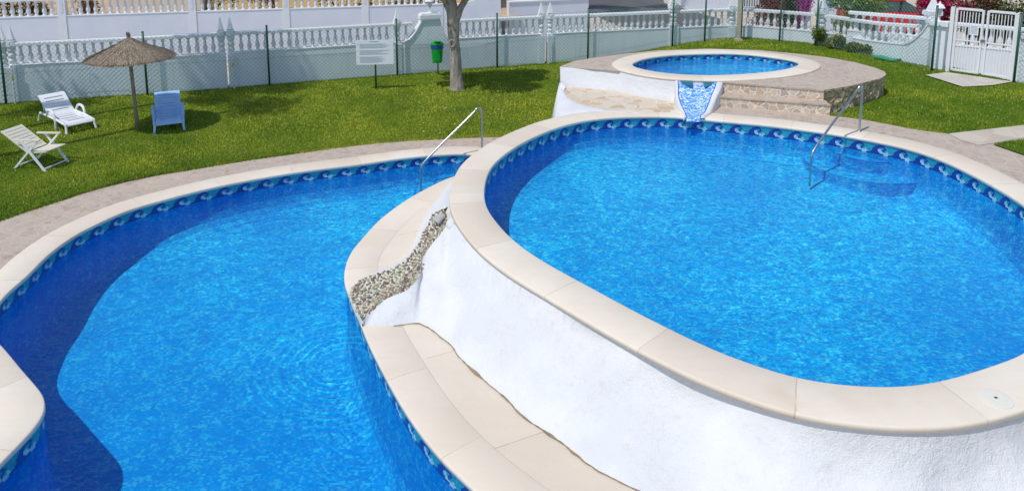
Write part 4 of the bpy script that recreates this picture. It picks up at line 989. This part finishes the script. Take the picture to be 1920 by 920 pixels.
rr_([(0, 0, -.1), (0.0, 0, .08), (-.02, 0, .5), (-.05, 0, 1.1), (-.08, 0, 1.7), (-.10, 0, 2.05), (-.22, .1, 3.1)], [.25, .20, .165, .15, .145, .165, .11], 'trunk', 18)
rr_([(-.07, 0, 1.85), (.05, 0, 2.1), (.22, .05, 2.45), (.5, .1, 3.1)], [.12, .10, .09, .07], 'limb')
rr_([(-.12, 0, 2.1), (-.5, -.1, 2.8), (-1.0, -.3, 3.4)], [.11, .08, .05], 'limb')
m = MB(); 
for a in range(10): m.tube([(-.11+.085*math.cos(a*.628), -.165, 1.32+.10*math.sin(a*.628)), (-.11+.085*math.cos((a+1)*.628), -.165, 1.32+.10*math.sin((a+1)*.628))], .03, 6)
m.build('bark_knot', M['bark'], tr, smooth=True, loc=(0, 0, 0))
cl = [((random.uniform(-1.35, .95)-.15, random.uniform(-1.1, .9)-.2, random.uniform(3.0, 4.1)), (random.uniform(.35, .6),)*2+(random.uniform(.25, .45),)) for _ in range(30)]
foliage('crown', tr, cl, 12500, .075, GR, loc=(0, 0, 0))
# ------------------------------------------------------------ trees off the left frame edge (their shadows cross the lawn)
def off_tree(x, y, h, cr, n, label, trunk=.11, kx=0):
    t = thing('tree', label, 'tree', (x, y, gz(x, y))); m = MB(); m.tube(catmull([(0, 0, -.1), (.05, 0, h*.35), (-.05, .05, h*.7), (kx, 0, h)], 5), [trunk*(1-.4*i/15) for i in range(16)], 10); m.build('trunk', M['bark'], t, smooth=True, loc=(0, 0, 0))
    cl = [((random.uniform(-cr, cr)+kx, random.uniform(-cr, cr), h+random.uniform(-.5, .7)), (random.uniform(.4, .8), random.uniform(.4, .8), .4)) for _ in range(14)]
    foliage('crown', t, cl, n, .085, GR, loc=(0, 0, 0))
off_tree(-13.6, 13.9, 15.5, 1.35, 5200, 'tallest slender tree standing outside the left edge of the lawn')
off_tree(-14.2, 15.3, 6.7, .45, 1500, 'smaller tree outside the left edge of the lawn beside the wall')
off_tree(-12.3, 12.4, 14.5, .5, 1800, 'thin tree outside the left edge of the lawn nearest the lower pool')
# ------------------------------------------------------------ parasol
ub = U(256, 243, -.76); uh = 2.08; pz = gz(ub.x, ub.y)
um = thing('straw_parasol', 'round straw thatched parasol on a wooden pole over the lawn loungers', 'parasol', (ub.x, ub.y, pz))
m = MB(); m.tube([(.03, 0, -.1), (.0, 0, 1.2), (-.03, 0, 2.05)], [.045, .042, .038], 10); m.build('pole', M['pole_wood'], um, smooth=True, loc=(0, 0, 0))
RC_ = .93; zr, za = 1.68, 2.16
def cz(r): q = r/RC_; return za-(za-zr)*(.62*q+.38*q**.45) if q > 0 else za
m = MB(); m.curc = (.16, .125, .085); rows = []
for q in np.linspace(0.02, .97, 8): rows.append([Vector((q*RC_*math.cos(a), q*RC_*math.sin(a), cz(q*RC_)-.03)) for a in np.linspace(0, 2*PI, 41)[:-1]])
m.loft(rows, True); m.build('thatch_base', M['straw'], um, loc=(0, 0, 0))
m = MB(); SC = [(.26, .20, .14), (.34, .27, .19), (.19, .15, .11), (.40, .33, .25), (.29, .24, .20)]
for _ in range(9500):
    a = random.uniform(0, 2*PI); q0 = random.random()**.55*.95; L = random.uniform(.1, .28); q1 = min(q0+L, 1.0+random.uniform(-.02, .035)); a2 = a+random.gauss(0, .05)
    p = Vector((q0*RC_*math.cos(a), q0*RC_*math.sin(a), cz(q0*RC_)+random.uniform(0, .035))); z1 = cz(q1*RC_)+random.uniform(-.03, .02); e = Vector((q1*RC_*math.cos(a2), q1*RC_*math.sin(a2), z1))
    sd_ = Vector((-math.sin(a), math.cos(a), 0))*random.uniform(.003, .007); k = random.uniform(.7, 1.3); c = random.choice(SC); m.curc = tuple(x*k for x in c)
    m.quad(p-sd_, p+sd_, e+sd_*.7, e-sd_*.7)
m.build('thatch', M['straw'], um, fixn=False, loc=(0, 0, 0))
m = MB()
for _ in range(60):
    a = random.uniform(0, 6.28); c = random.choice(SC); m.curc = c; p = Vector((.02*math.cos(a), .02*math.sin(a), za-.1)); e = Vector((random.gauss(0, .025), random.gauss(0, .025), za+random.uniform(.03, .1))); s = Vector((-math.sin(a), math.cos(a), 0))*.01; m.quad(p-s, p+s, e+s, e-s)
m.build('top_tuft', M['straw'], um, fixn=False, loc=(0, 0, 0))
m = MB()
for k in range(8):
    a = k*PI/4; m.bar((0, 0, za-.14), (RC_*.93*math.cos(a), RC_*.93*math.sin(a), zr-.02), .025, .025)
m.build('ribs', M['pole_wood'], um, loc=(0, 0, 0))
# ------------------------------------------------------------ loungers
def lounger(label, loc, rz, mt, back=33):
    t = thing('sun_lounger', label, 'sun lounger', loc, rz, group='sun loungers under the straw parasol'); w = .62; t.scale = (.95, .95, .95)
    ba = math.radians(back); hinge = 1.08; zb = .25
    def strip(path, w0, nm, slots, th=.022):
        "panel following path [(x,z)...] with transverse slots"
        P = resample(catmull([Vector((x, 0, z)) for x, z in path], 6), .0157); m = MB(); n = len(P)
        for i in range(n-1):
            s = i/(n-1); open_ = any(abs(s-q) < .016 for q in slots); a, b = P[i], P[i+1]
            segs = [(-w0/2, -w0/2+.09), (w0/2-.09, w0/2)] if open_ else [(-w0/2, w0/2)]
            for y0, y1 in segs:
                A = [Vector((a.x, y0, a.z)), Vector((b.x, y0, b.z)), Vector((b.x, y1, b.z)), Vector((a.x, y1, a.z))]
                B_ = [p-Vector((0, 0, th)) for p in A]; m.add(A+B_, [(0, 1, 2, 3), (7, 6, 5, 4), (0, 3, 7, 4), (1, 2, 6, 5), (0, 1, 5, 4), (3, 2, 6, 7)])
        return m.build(nm, mt, t, loc=(0, 0, 0))
    strip([(0, zb-.05), (.06, zb), (.3, zb+.015), (.65, zb-.02), (.9, zb+.015), (hinge, zb)], w-.06, 'seat', [.2, .32, .44, .6, .72, .84])
    strip([(hinge+.01, zb), (hinge+.35*math.cos(ba), zb+.35*math.sin(ba)), (hinge+.68*math.cos(ba), zb+.68*math.sin(ba)+.01), (hinge+.76*math.cos(ba)+.01, zb+.74*math.sin(ba))], w-.03, 'backrest', [.2, .34, .48, .62, .76])
    for s in (-1, 1):
        y = s*w/2
        m = MB(); m.tube([(0.0, y, zb-.03), (.5, y, zb), (hinge+.1, y, zb), (1.6, y, zb-.01)], .03, 8); m.build('side_rail', mt, t, smooth=True, loc=(0, 0, 0))
        m = MB(); m.tube(catmull([(.02, y, zb-.02), (.0, y, zb-.1), (-.05, y*1.05, 0)], 4), [.028]*9, 8); m.build('leg', mt, t, smooth=True, loc=(0, 0, 0))
        m = MB(); m.tube(catmull([(1.58, y, zb), (1.66, y, zb-.1), (1.72, y*1.05, 0)], 4), [.03]*9, 8); m.build('leg', mt, t, smooth=True, loc=(0, 0, 0))
        m = MB(); m.tube(catmull([(.60, y*1.04, .0), (.58, y*1.06, .22), (.66, y*1.08, .40), (.82, y*1.08, .44), (1.0, y*1.08, .40), (1.12, y*1.05, .25)], 5), .032, 8); m.build('armrest', mt, t, smooth=True, loc=(0, 0, 0))
        m = MB(); m.tube([(1.45, y*.85, zb-.02), (hinge+.5*math.cos(ba), y*.85, zb+.5*math.sin(ba)-.02)], .014, 6); m.build('back_prop', mt, t, smooth=True, loc=(0, 0, 0))
    return t
f1_ = U(152, 246, -.76); h1_ = U(92, 218, -.76)
lounger('white plastic lounger with raised slotted back, left of the parasol pole', (f1_.x, f1_.y, gz(f1_.x, f1_.y)), math.atan2(h1_.y-f1_.y, h1_.x-f1_.x), M['white_plastic'])
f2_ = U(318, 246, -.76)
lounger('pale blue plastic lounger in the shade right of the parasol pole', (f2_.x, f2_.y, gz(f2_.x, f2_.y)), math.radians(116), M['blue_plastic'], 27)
# folding chair
fc = U(76, 308, -.76)
ch = thing('folding_chair', 'cream slatted reclining garden chair with pale legs standing on the grass by the left edge', 'chair', (fc.x, fc.y, gz(fc.x, fc.y)), math.radians(-12))
ch.scale = (.92, .92, .92)
def cpanel(nm, a, b, w0, n, curve=0):
    m = MB(); a = Vector(a); b = Vector(b)
    for i in range(n):
        s0, s1 = i/n+.01, (i+1)/n-.012
        for (y0, y1, u0, u1) in ((-w0/2, w0/2, s0, s1),):
            p, q = a.lerp(b, u0), a.lerp(b, u1); p = p-Vector((0, 0, curve*math.sin(PI*u0))); q = q-Vector((0, 0, curve*math.sin(PI*u1)))
            A = [Vector((p.x, y0, p.z)), Vector((q.x, y0, q.z)), Vector((q.x, y1, q.z)), Vector((p.x, y1, p.z))]; B_ = [v-Vector((0, 0, .02)) for v in A]
            m.add(A+B_, [(0, 1, 2, 3), (7, 6, 5, 4), (0, 3, 7, 4), (1, 2, 6, 5), (0, 1, 5, 4), (3, 2, 6, 7)])
    for s in (-1, 1): m.bar((a.x, s*(w0/2+.012), a.z-.01), (b.x, s*(w0/2+.012), b.z-.01), .025, .03)
    return m.build(nm, M['cream_plastic'], ch, loc=(0, 0, 0))
cpanel('seat', (-.02, 0, .38), (.44, 0, .43), .46, 5, .02); cpanel('backrest', (-.05, 0, .39), (-.66, 0, .80), .46, 8, .0)
for s in (-1, 1):
    y = s*.27
    m = MB(); m.bar((-.28, y, .63), (.32, y, .66), .05, .03); m.build('armrest', M['cream_plastic'], ch, loc=(0, 0, 0))
    m = MB(); m.bar((.26, y, .64), (-.38, y+.0, .0), .03, .04); m.build('leg', M['white_plastic'], ch, loc=(0, 0, 0))
    m = MB(); m.bar((-.12, y+s*.03, .63), (.42, y+s*.03, .0), .03, .04); m.build('leg', M['white_plastic'], ch, loc=(0, 0, 0))
m = MB(); m.bar((.38, -.3, .05), (.38, .3, .05), .025); m.build('stretcher', M['white_plastic'], ch, loc=(0, 0, 0))
m = MB(); m.bar((-.34, -.27, .05), (-.34, .27, .05), .025); m.build('stretcher', M['white_plastic'], ch, loc=(0, 0, 0))
# ------------------------------------------------------------ notice board, bin
sb_ = U(705, 166, -.72); nbd = thing('notice_board', 'white rectangular notice board full of grey text on a green post', 'sign', (sb_.x, sb_.y, gz(sb_.x, sb_.y)), math.radians(6))
m = MB(); m.tube([(0, .03, -.1), (0, .03, 1.3)], .026, 10); m.build('post', M['green_post'], nbd, smooth=True, loc=(0, 0, 0))
m = MB(); m.box((0, 0, 1.06), (1.02, .02, .68)); pn = m.build('panel', M['sign'], nbd, loc=(0, 0, 0))
m = MB(); y = -.0125
m.box((-.02, y, 1.365), (.24, .003, .018))
zz = 1.30
for blk in (3, 3, 4):
    m.box((-.455, y, zz), (.02, .003, .02))
    for i in range(blk):
        L = random.uniform(.62, .86); m.box((-.42+L/2, y, zz), (L, .003, .006)); m.box((-.42+L/2-.04, y, zz-.02), (L-.1, .003, .004))
        zz -= .045
    zz -= .045
m.build('text_lines', M['ink'], pn, loc=(0, 0, 0))
bb = U(821, 137, -.70); bn = thing('litter_bin', 'bright green plastic litter bin with blue bag rim on a thin post beside the tree', 'bin', (bb.x, bb.y, gz(bb.x, bb.y)+.13), math.radians(-6))
m = MB(); m.tube([(0, .03, -.2), (0, .03, .8)], .02, 8); m.build('post', M['green_post'], bn, loc=(0, 0, 0))
def oval(m, prof, n=20, sy=.72):
    o = len(m.v)
    for r, z in prof:
        for k in range(n):
            a = 2*PI*k/n; cs_, sn_ = math.cos(a), math.sin(a); sq = (abs(cs_)**3+abs(sn_)**3)**(-1/3); m.v.append((r*sq*cs_, r*sq*sn_*sy-.05, z))
    for i in range(len(prof)-1):
        for k in range(n): m.face((o+i*n+k, o+i*n+(k+1) % n, o+(i+1)*n+(k+1) % n, o+(i+1)*n+k))
    m.face([o+k for k in range(n)]); m.face([o+(len(prof)-1)*n+k for k in range(n)])
m = MB(); oval(m, [(.13, .28), (.145, .30), (.175, .72)]); m.build('body', M['bin'], bn, smooth=False, loc=(0, 0, 0))
m = MB(); oval(m, [(.178, .71), (.19, .72), (.188, .80), (.178, .81)]); m.build('bag_rim', M['bag'], bn, loc=(0, 0, 0))
m = MB(); oval(m, [(.19, .80), (.192, .84), (.17, .90), (.13, .93)]); lid = m.build('lid', M['bin'], bn, smooth=True, loc=(0, 0, 0))
m = MB(); R = Matrix.Rotation(-.35, 3, 'X'); m.box((.03, -.135, .905), (.19, .09, .03), mtx=R); m.build('opening', M['black'], lid, loc=(0, 0, 0))
# ------------------------------------------------------------ plants along the wall, netting
GY = [(.12, .19, .03), (.17, .24, .04), (.20, .17, .07), (.07, .13, .02)]
for i, (px, py, w_, h_, lb) in enumerate([(1534, 95, .30, .62, 'tall spiky green shrub at the foot of the wall, leftmost of the row'), (1566, 101, .32, .46, 'bushy green shrub at the foot of the wall, second in the row'), (1598, 107, .30, .34, 'low dark green shrub at the foot of the wall, third in the row'), (1625, 110, .24, .26, 'smallest low shrub at the foot of the wall, at the right end of the row')]):
    p = U(px, py, -.2); z = gz(p.x, p.y); t = thing('shrub', lb, 'shrub', (p.x, p.y, z), group='shrubs along the wall')
    foliage('leaves', t, [((random.uniform(-w_, w_)*.6, random.uniform(-.1, .1), h_*random.uniform(.3, .8)), (w_*.5, .16, h_*.35)) for _ in range(6)], 1100, .04, GY, loc=(0, 0, 0))
    m = MB()
    for k in range(5): m.tube([(0, 0, -.02), (random.uniform(-w_, w_)*.6, random.uniform(-.1, .1), h_*.7)], .008, 5)
    m.build('stems', M['pole_wood'], t, loc=(0, 0, 0))
p = U(1751, 108, 0); t = thing('agave_sprout', 'dry spiky sprout leaning on the wall left of the gate', 'plant', (p.x-.1, p.y+.05, gz(p.x, p.y)))
m = MB()
for k in range(12): a = random.uniform(0, 6.28); m.curc = random.choice([(.3, .26, .10), (.16, .2, .05)]); e = Vector((.22*math.cos(a), .12*math.sin(a), .42+random.uniform(-.05, .12))); s = Vector((.012, 0, .012)); b_ = Vector((.05, 0, .25)); m.quad(b_-s, b_+s, e+s*.2, e-s*.2)
m.tube([(0, 0, 0), (.05, 0, .28)], .02, 6); m.build('leaves', M['leaf'], t, fixn=False, loc=(0, 0, 0))
m = MB(); pts = [U(x, y, -.12) for x, y in [(1631, 113), (1652, 112), (1672, 117), (1690, 119), (1672, 122), (1655, 119)]]
o_ = [Vector((p.x, p.y, gz(p.x, p.y)+.05+.02*(i % 2))) for i, p in enumerate(pts)]; m.add(o_+[p-Vector((0, 0, .03)) for p in o_], [(0, 1, 2, 3, 4, 5), (6, 7, 8, 9, 10, 11)]+[(i, (i+1) % 6, 6+(i+1) % 6, 6+i) for i in range(6)])
tag(m.build('green_netting', M['hose'], fixn=True), 'folded piece of bright green netting lying on the grass by the wall', 'netting')
# ------------------------------------------------------------ beyond the wall, left: second balustrade wall
def w2(px, y): return UY(px, y, 0)
A2 = [Vector((-22.5, 20.4, 0)), Vector((-9.0, 23.4, 0)), Vector((-1.35, 25.1, 0))]
p0 = U(0, 34, .92); p1 = U(380, 22, .92); p2 = U(830, 8.5, .92)
A2 = [p0+(p0-p1)*.35, p0, p1, p2]; A2 = [Vector((p.x, p.y, 0)) for p in A2]
def seg2(s0, s1):
    L = resample(A2, n=200); return L[int(s0*200):int(s1*200)+1]
GW2 = 'sections of the second balustrade wall across the lane'
cuts = [(0, .235), (.245, .475), (.485, .66), (.67, .825), (.835, 1)]
lbl = ['far left', 'left, in front of the garden', 'middle left, in front of the pale house side', 'middle right, in front of the yellow house', 'right end, in front of the dark shrubs']
L2 = resample(A2, n=200)
for (s0, s1), lb in zip(cuts, lbl):
    pts = L2[int(s0*200):int(s1*200)+1]
    bal_wall('balustrade wall across the lane, section '+lb, pts, lambda p: 1.50, lambda p: -.8, hb=.58, matw=M['paint'], group=GW2)
for s in (.24, .48, .665, .83):
    p = L2[int(s*200)]; t = thing('wall_pillar', 'square white pillar of the second wall, %s' % {.24: 'near the left frame edge', .48: 'beside the pale house side', .665: 'in front of the yellow house', .83: 'in front of the dark shrubs'}[s], 'pillar', (p.x, p.y, .9), math.radians(13))
    m = MB(); m.box((0, 0, -.53), (.22, .24, 2.34)); m.build('shaft', M['plaster'], t, loc=(0, 0, 0)); m = MB(); m.box((0, -.122, .33), (.09, .012, .42)); m.build('recessed_panel', M['paint'], t, loc=(0, 0, 0))
for px in (282, 519, 773):
    pass
# swoop and low wall right of it
pe = A2[-1]; q1 = UY(885, 5, pe.y+.55); 
t = thing('lane_wall', 'plain white wall end curving down at the end of the second balustrade', 'wall', (pe.x+.6, pe.y+.2, -.8))
m = MB(); P = []
for i in range(13):
    s = i/12; x = pe.x+.02+s*2.0; y = pe.y+.02+s*.42; P.append((Vector((x, y, 0)), .93+.55*max(0, (s-.25)/.75)**1.6 if s > .25 else .93))
rows = []
for off, k in ((-.1, 0), (-.1, 1), (.1, 1), (.1, 0)): rows.append([Vector((p.x, p.y+off, z if k else -.8)) for p, z in P])
m.loft(rows); m.build('panel', M['paint'], t)
a, b = UY(952, 8, 26.1), UY(1101, 4, 27.2)
t = thing('lane_wall', 'low plain white wall left of the asphalt road', 'wall', ((a.x+b.x)/2, 26.6, -.8)); m = MB(); m.bar((a.x, a.y, (-.8+a.z)/2+.03), (b.x, b.y, (-.8+a.z)/2+.03), .25, a.z+.86); m.build('panel', M['paint'], t)
m = MB(); m.bar((a.x, a.y, a.z+.08), (b.x, b.y, a.z+.08), .32, .05); m.build('capping', M['plaster'], t)
# patio, house and garden
pt = sheet([(-24, 19.5), (-9.5, 23.6), (0.2, 25.6), (1.6, 32), (-24, 32)], z=.35); 
pt = flat_up(pt.build('patio', M['terracotta'], fixn=False)); tag(pt, kind='structure')
hs = thing('house', 'yellow rendered house side behind the second balustrade wall', 'house', (-6, 29, .35))
m = MB(); m.box((-6.3, 30.2, 2.4), (11.0, 5.0, 4.1)); m.build('wall', M['yellow'], hs)
m = MB(); m.box((-6.3, 27.66, 1.30), (11.0, .08, .13)); m.build('trim_band', M['brown'], hs)
for x in (-9.5, -6.0, -2.6):
    m = MB(); m.box((x, 27.68, 2.6), (1.1, .06, 1.1)); o = m.build('window', M['plaster'], hs); m = MB(); m.box((x, 27.64, 2.6), (.9, .03, .9)); m.build('pane', M['glass'], o)
h2 = thing('house', 'pale cream house corner behind the second balustrade wall', 'house', (-13, 29, .35))
m = MB(); m.box((-13.6, 29.6, 2.4), (3.4, 4.6, 4.1)); m.build('wall', m_noisy('cream_render', (.62, .55, .46), (.68, .61, .52), 2, .8, .1), h2); m = MB(); m.box((-13.6, 27.28, 2.8), (1.0, .06, 1.0)); m.build('window', M['glass'], h2)
for i, (px, Y, w_, h_, cols, lb) in enumerate([(20, 24.5, .8, .8, [(.06, .05, .02), (.10, .05, .03)], 'dark reddish garden shrub at far left behind the second wall'), (60, 24.6, .5, .6, [(.07, .10, .02), (.16, .09, .04)], 'green and rust garden shrub second from left behind the second wall'), (170, 25.2, .4, .8, [(.12, .14, .02), (.2, .05, .06)], 'olive and pink garden shrub in front of the pale house'), (430, 26.3, .45, 1.1, [(.05, .09, .02), (.1, .12, .03)], 'green climbing plant against the yellow house'), (490, 26.6, .5, .9, [(.28, .12, .04), (.2, .08, .03)], 'rust brown shrub against the yellow house'), (680, 26.3, 1.2, .9, [(.02, .035, .01), (.05, .07, .02)], 'very dark shrub behind the second wall, right of the yellow house'), (780, 26.6, .9, .8, [(.03, .05, .015), (.07, .09, .03)], 'dark green shrub behind the scroll pier lantern')]):
    p = UY(px, 8, Y); t = thing('garden_shrub', lb, 'shrub', (p.x, p.y, .35), group='garden shrubs behind the second wall')
    foliage('leaves', t, [((random.uniform(-w_, w_), random.uniform(-.3, .3), h_*random.uniform(.3, .95)), (w_*.5, .3, h_*.4)) for _ in range(8)], 700, .06, cols, loc=(0, 0, 0))
    m = MB(); m.tube([(0, 0, -.05), (0.05, 0, h_*.7)], .02, 6); m.build('stems', M['pole_wood'], t, loc=(0, 0, 0))
for px, y_, Y, r, c, lb in [(103, 5, 24.2, .28, (.5, .40, .26), 'tan garden boulder behind the second wall, largest'), (85, 16, 23.9, .2, (.6, .5, .36), 'pale garden boulder behind the second wall'), (117, 22, 23.8, .17, (.10, .05, .05), 'dark low garden boulder behind the second wall')]:
    p = UY(px, y_, Y); m = MB(); m.add([Vector((v.x*r*1.4, v.y*r, v.z*r*.9))*(1+.25*noise.noise(v*2)) for v in iv], jf); o = m.build('boulder', m_noisy('boulder_stone', c, tuple(x*.8 for x in c), 6, .9, .3), smooth=True); o.location = (p.x, p.y, .35+r*.6); tag(o, lb, 'boulder')
# ------------------------------------------------------------ beyond the wall, right
wh = thing('house', 'white house front with grilled door beyond the asphalt road', 'house', (11.5, 36, -.8))
m = MB(); m.box((13.5, 38.6, 1.9), (9.2, 5.0, 5.4)); m.build('wall', M['paint'], wh)
pd = UY(1405, 10, 36.0)
m = MB(); m.box((pd.x, 36.06, .5), (1.2, .06, 2.4)); o = m.build('door', M['plaster'], wh); m = MB(); 
for k in range(9): m.box((pd.x-.5+k*.125, 36.0, .5), (.025, .025, 2.3))
m.build('door_grille', M['black'], o)
m = MB(); m.box((pd.x-2.6, 36.06, 1.2), (.9, .06, .9)); m.build('window', M['glass'], wh)
for px, py, Y, w_, h_, cols, lb in [(1443, 6, 26.5, .55, 1.1, [(.25, .02, .03), (.12, .02, .02), (.35, .05, .06), (.04, .05, .02)], 'dark red leaved shrub behind the balustrade right of the concrete pole'),
                                 (1497, 6, 27.5, .45, 1.2, [(.40, .01, .28), (.28, .01, .2), (.5, .03, .3)], 'bright purple bougainvillea behind the balustrade'),
                                 (1478, 4, 27.0, .35, 1.3, [(.03, .05, .015), (.06, .08, .02)], 'dark green shrub between the red shrub and the purple bougainvillea'),
                                 (1608, 9, 22.6, .95, 1.0, [(.10, .20, .02), (.16, .28, .04), (.26, .36, .07), (.05, .10, .015)], 'dense glossy green hedge bush behind the right balustrade'),
                                 (1750, 14, 22.4, .6, .9, [(.50, .01, .10), (.35, .01, .06), (.12, .05, .02), (.55, .03, .15)], 'magenta bougainvillea left of the gate lantern'),
                                 (1820, 5, 22.4, .95, 1.0, [(.50, .01, .08), (.40, .01, .06), (.04, .07, .015), (.10, .02, .02)], 'magenta and red bougainvillea above the metal gate'),
                                 (1893, 9, 21.5, .7, 1.3, [(.03, .05, .01), (.10, .13, .02), (.05, .08, .015)], 'yellow green shrub behind the right end of the gate'),
                                 (1850, 40, 21.2, .9, .7, [(.02, .03, .015), (.05, .06, .02), (.08, .02, .03)], 'dark shrub mass seen through the gate bars')]:
    p = UY(px, py, Y); zg = -.8; hh = p.z-zg; t = thing('bush', lb, 'bush', (p.x, p.y, zg), group='garden bushes beyond the balustrade')
    foliage('leaves', t, [((random.uniform(-w_, w_)*.7, random.uniform(-.3, .3), hh+random.uniform(-h_*.7, h_*.35)), (w_*.45, .35, h_*.33)) for _ in range(14)], 4200, .05, cols, loc=(0, 0, 0))
    m = MB()
    for k in range(4): m.tube([(0, 0, -.05), (random.uniform(-.3, .3)*w_, 0, hh)], .03, 6)
    m.build('stems', M['pole_wood'], t, loc=(0, 0, 0))
for px, lb in ((1508, 'small white gate pillar with blue cap beyond the balustrade, left one'), (1556, 'small white gate pillar with blue cap beyond the balustrade, right one beside the hedge')):
    p = UY(px, 12, 27.5); t = thing('gate_pillar', lb, 'pillar', (p.x, p.y, -.8)); top = UY(px, 4 if px < 1530 else 11, 27.5).z
    m = MB(); m.box((0, 0, (top+.8)/2), (.36, .36, top+.8)); m.build('shaft', M['paint'], t, loc=(0, 0, 0)); m = MB(); m.box((0, 0, top+.8+.05), (.42, .42, .1)); m.build('cap', M['blue_trim'], t, loc=(0, 0, 0))
ra, rb = UY(1592, 23, 21.7), UY(1738, 33, 20.5)
bal_wall('white balustrade wall across the lane in front of the red car', [Vector((ra.x, ra.y, 0)), Vector((rb.x, rb.y, 0))], lambda p: 1.14, lambda p: -.8, hb=.6, group=GW2)
p = Vector((rb.x+.12, rb.y-.05, -.8)); t = thing('wall_pillar', 'white pillar with pointed finial between the red car and the bougainvillea', 'pillar', p)
m = MB(); m.box((0, 0, 1.0), (.3, .3, 2.0)); m.build('shaft', M['plaster'], t, loc=(0, 0, 0)); m = MB(); m.box((0, 0, 2.06), (.38, .38, .12)); m.build('cap', M['plaster'], t, loc=(0, 0, 0)); m = MB(); m.box((0, 0, 2.12+.21), (.26, .26, .42), taper=.1); m.build('pyramid_finial', M['plaster'], t, loc=(0, 0, 0))
# red car
cp = UY(1676, 20, 28.6); car = thing('parked_car', 'red hatchback car parked behind the right balustrade wall', 'car', (cp.x, cp.y, -.80), math.radians(-8))
def extr(prof, y0, y1, nm, mt, par, ins=0):
    m = MB(); n = len(prof); A = [Vector((x, y0, z)) for x, z in prof]; B_ = [Vector((x, y1, z)) for x, z in prof]; m.add(A+B_, [tuple(range(n)), tuple(range(n, 2*n))]+[(i, (i+1) % n, n+(i+1) % n, n+i) for i in range(n)]); o = m.build(nm, mt, par, loc=(0, 0, 0)); bv = o.modifiers.new('b', 'BEVEL'); bv.width = .03; bv.segments = 2; return o
body = extr([(-1.95, .25), (-1.98, .6), (-1.9, .98), (-1.0, 1.02), (.9, 1.0), (1.75, .85), (1.98, .65), (2.0, .28)], -.85, .85, 'body', M['red'], car)
extr([(-1.85, .99), (-1.62, 1.38), (-1.2, 1.47), (.1, 1.47), (.95, 1.0)], -.72, .72, 'cabin', M['glass'], body)
extr([(-1.66, 1.42), (-1.2, 1.51), (.12, 1.51), (.2, 1.44), (-1.2, 1.44)], -.74, .74, 'roof', M['red'], body)
for x in (-.95, -.05):
    for s in (-1, 1): m = MB(); m.bar((x, s*.735, 1.0), (x+.05, s*.735, 1.47), .03, .07); m.build('window_pillar', M['black'], body, loc=(0, 0, 0))
for x in (-1.25, 1.25):
    for s in (-1, 1):
        m = MB(); m.tube([(x, s*.66, .31), (x, s*.87, .31)], .31, 18); wo = m.build('wheel', M['tyre'], car, loc=(0, 0, 0)); m = MB(); m.tube([(x, s*.872, .31), (x, s*.885, .31)], .19, 14); m.build('rim', M['steel'], wo, loc=(0, 0, 0))
m = MB(); m.box((1.93, 0, .7), (.06, 1.4, .12)); m.build('headlights', M['lamp_glass'], car, loc=(0, 0, 0))
# street tree casting shade on the asphalt
t = thing('street_tree', 'street tree above the asphalt road, its crown outside the picture', 'tree', (2.6, 33.5, -.8)); m = MB(); m.tube([(-1.2, -2, 0), (-.3, 0, 5.2)], [.12, .08], 8); m.build('trunk', M['bark'], t, loc=(0, 0, 0))
t.location = (3.6, 33.6, -.8)
foliage('crown', t, [((random.uniform(-2.2, 2.6), random.uniform(-1.2, 1.6), 5.2+random.uniform(-.5, .8)), (.9, .7, .4)) for _ in range(10)], 3500, .13, GR, loc=(0, 0, 0))
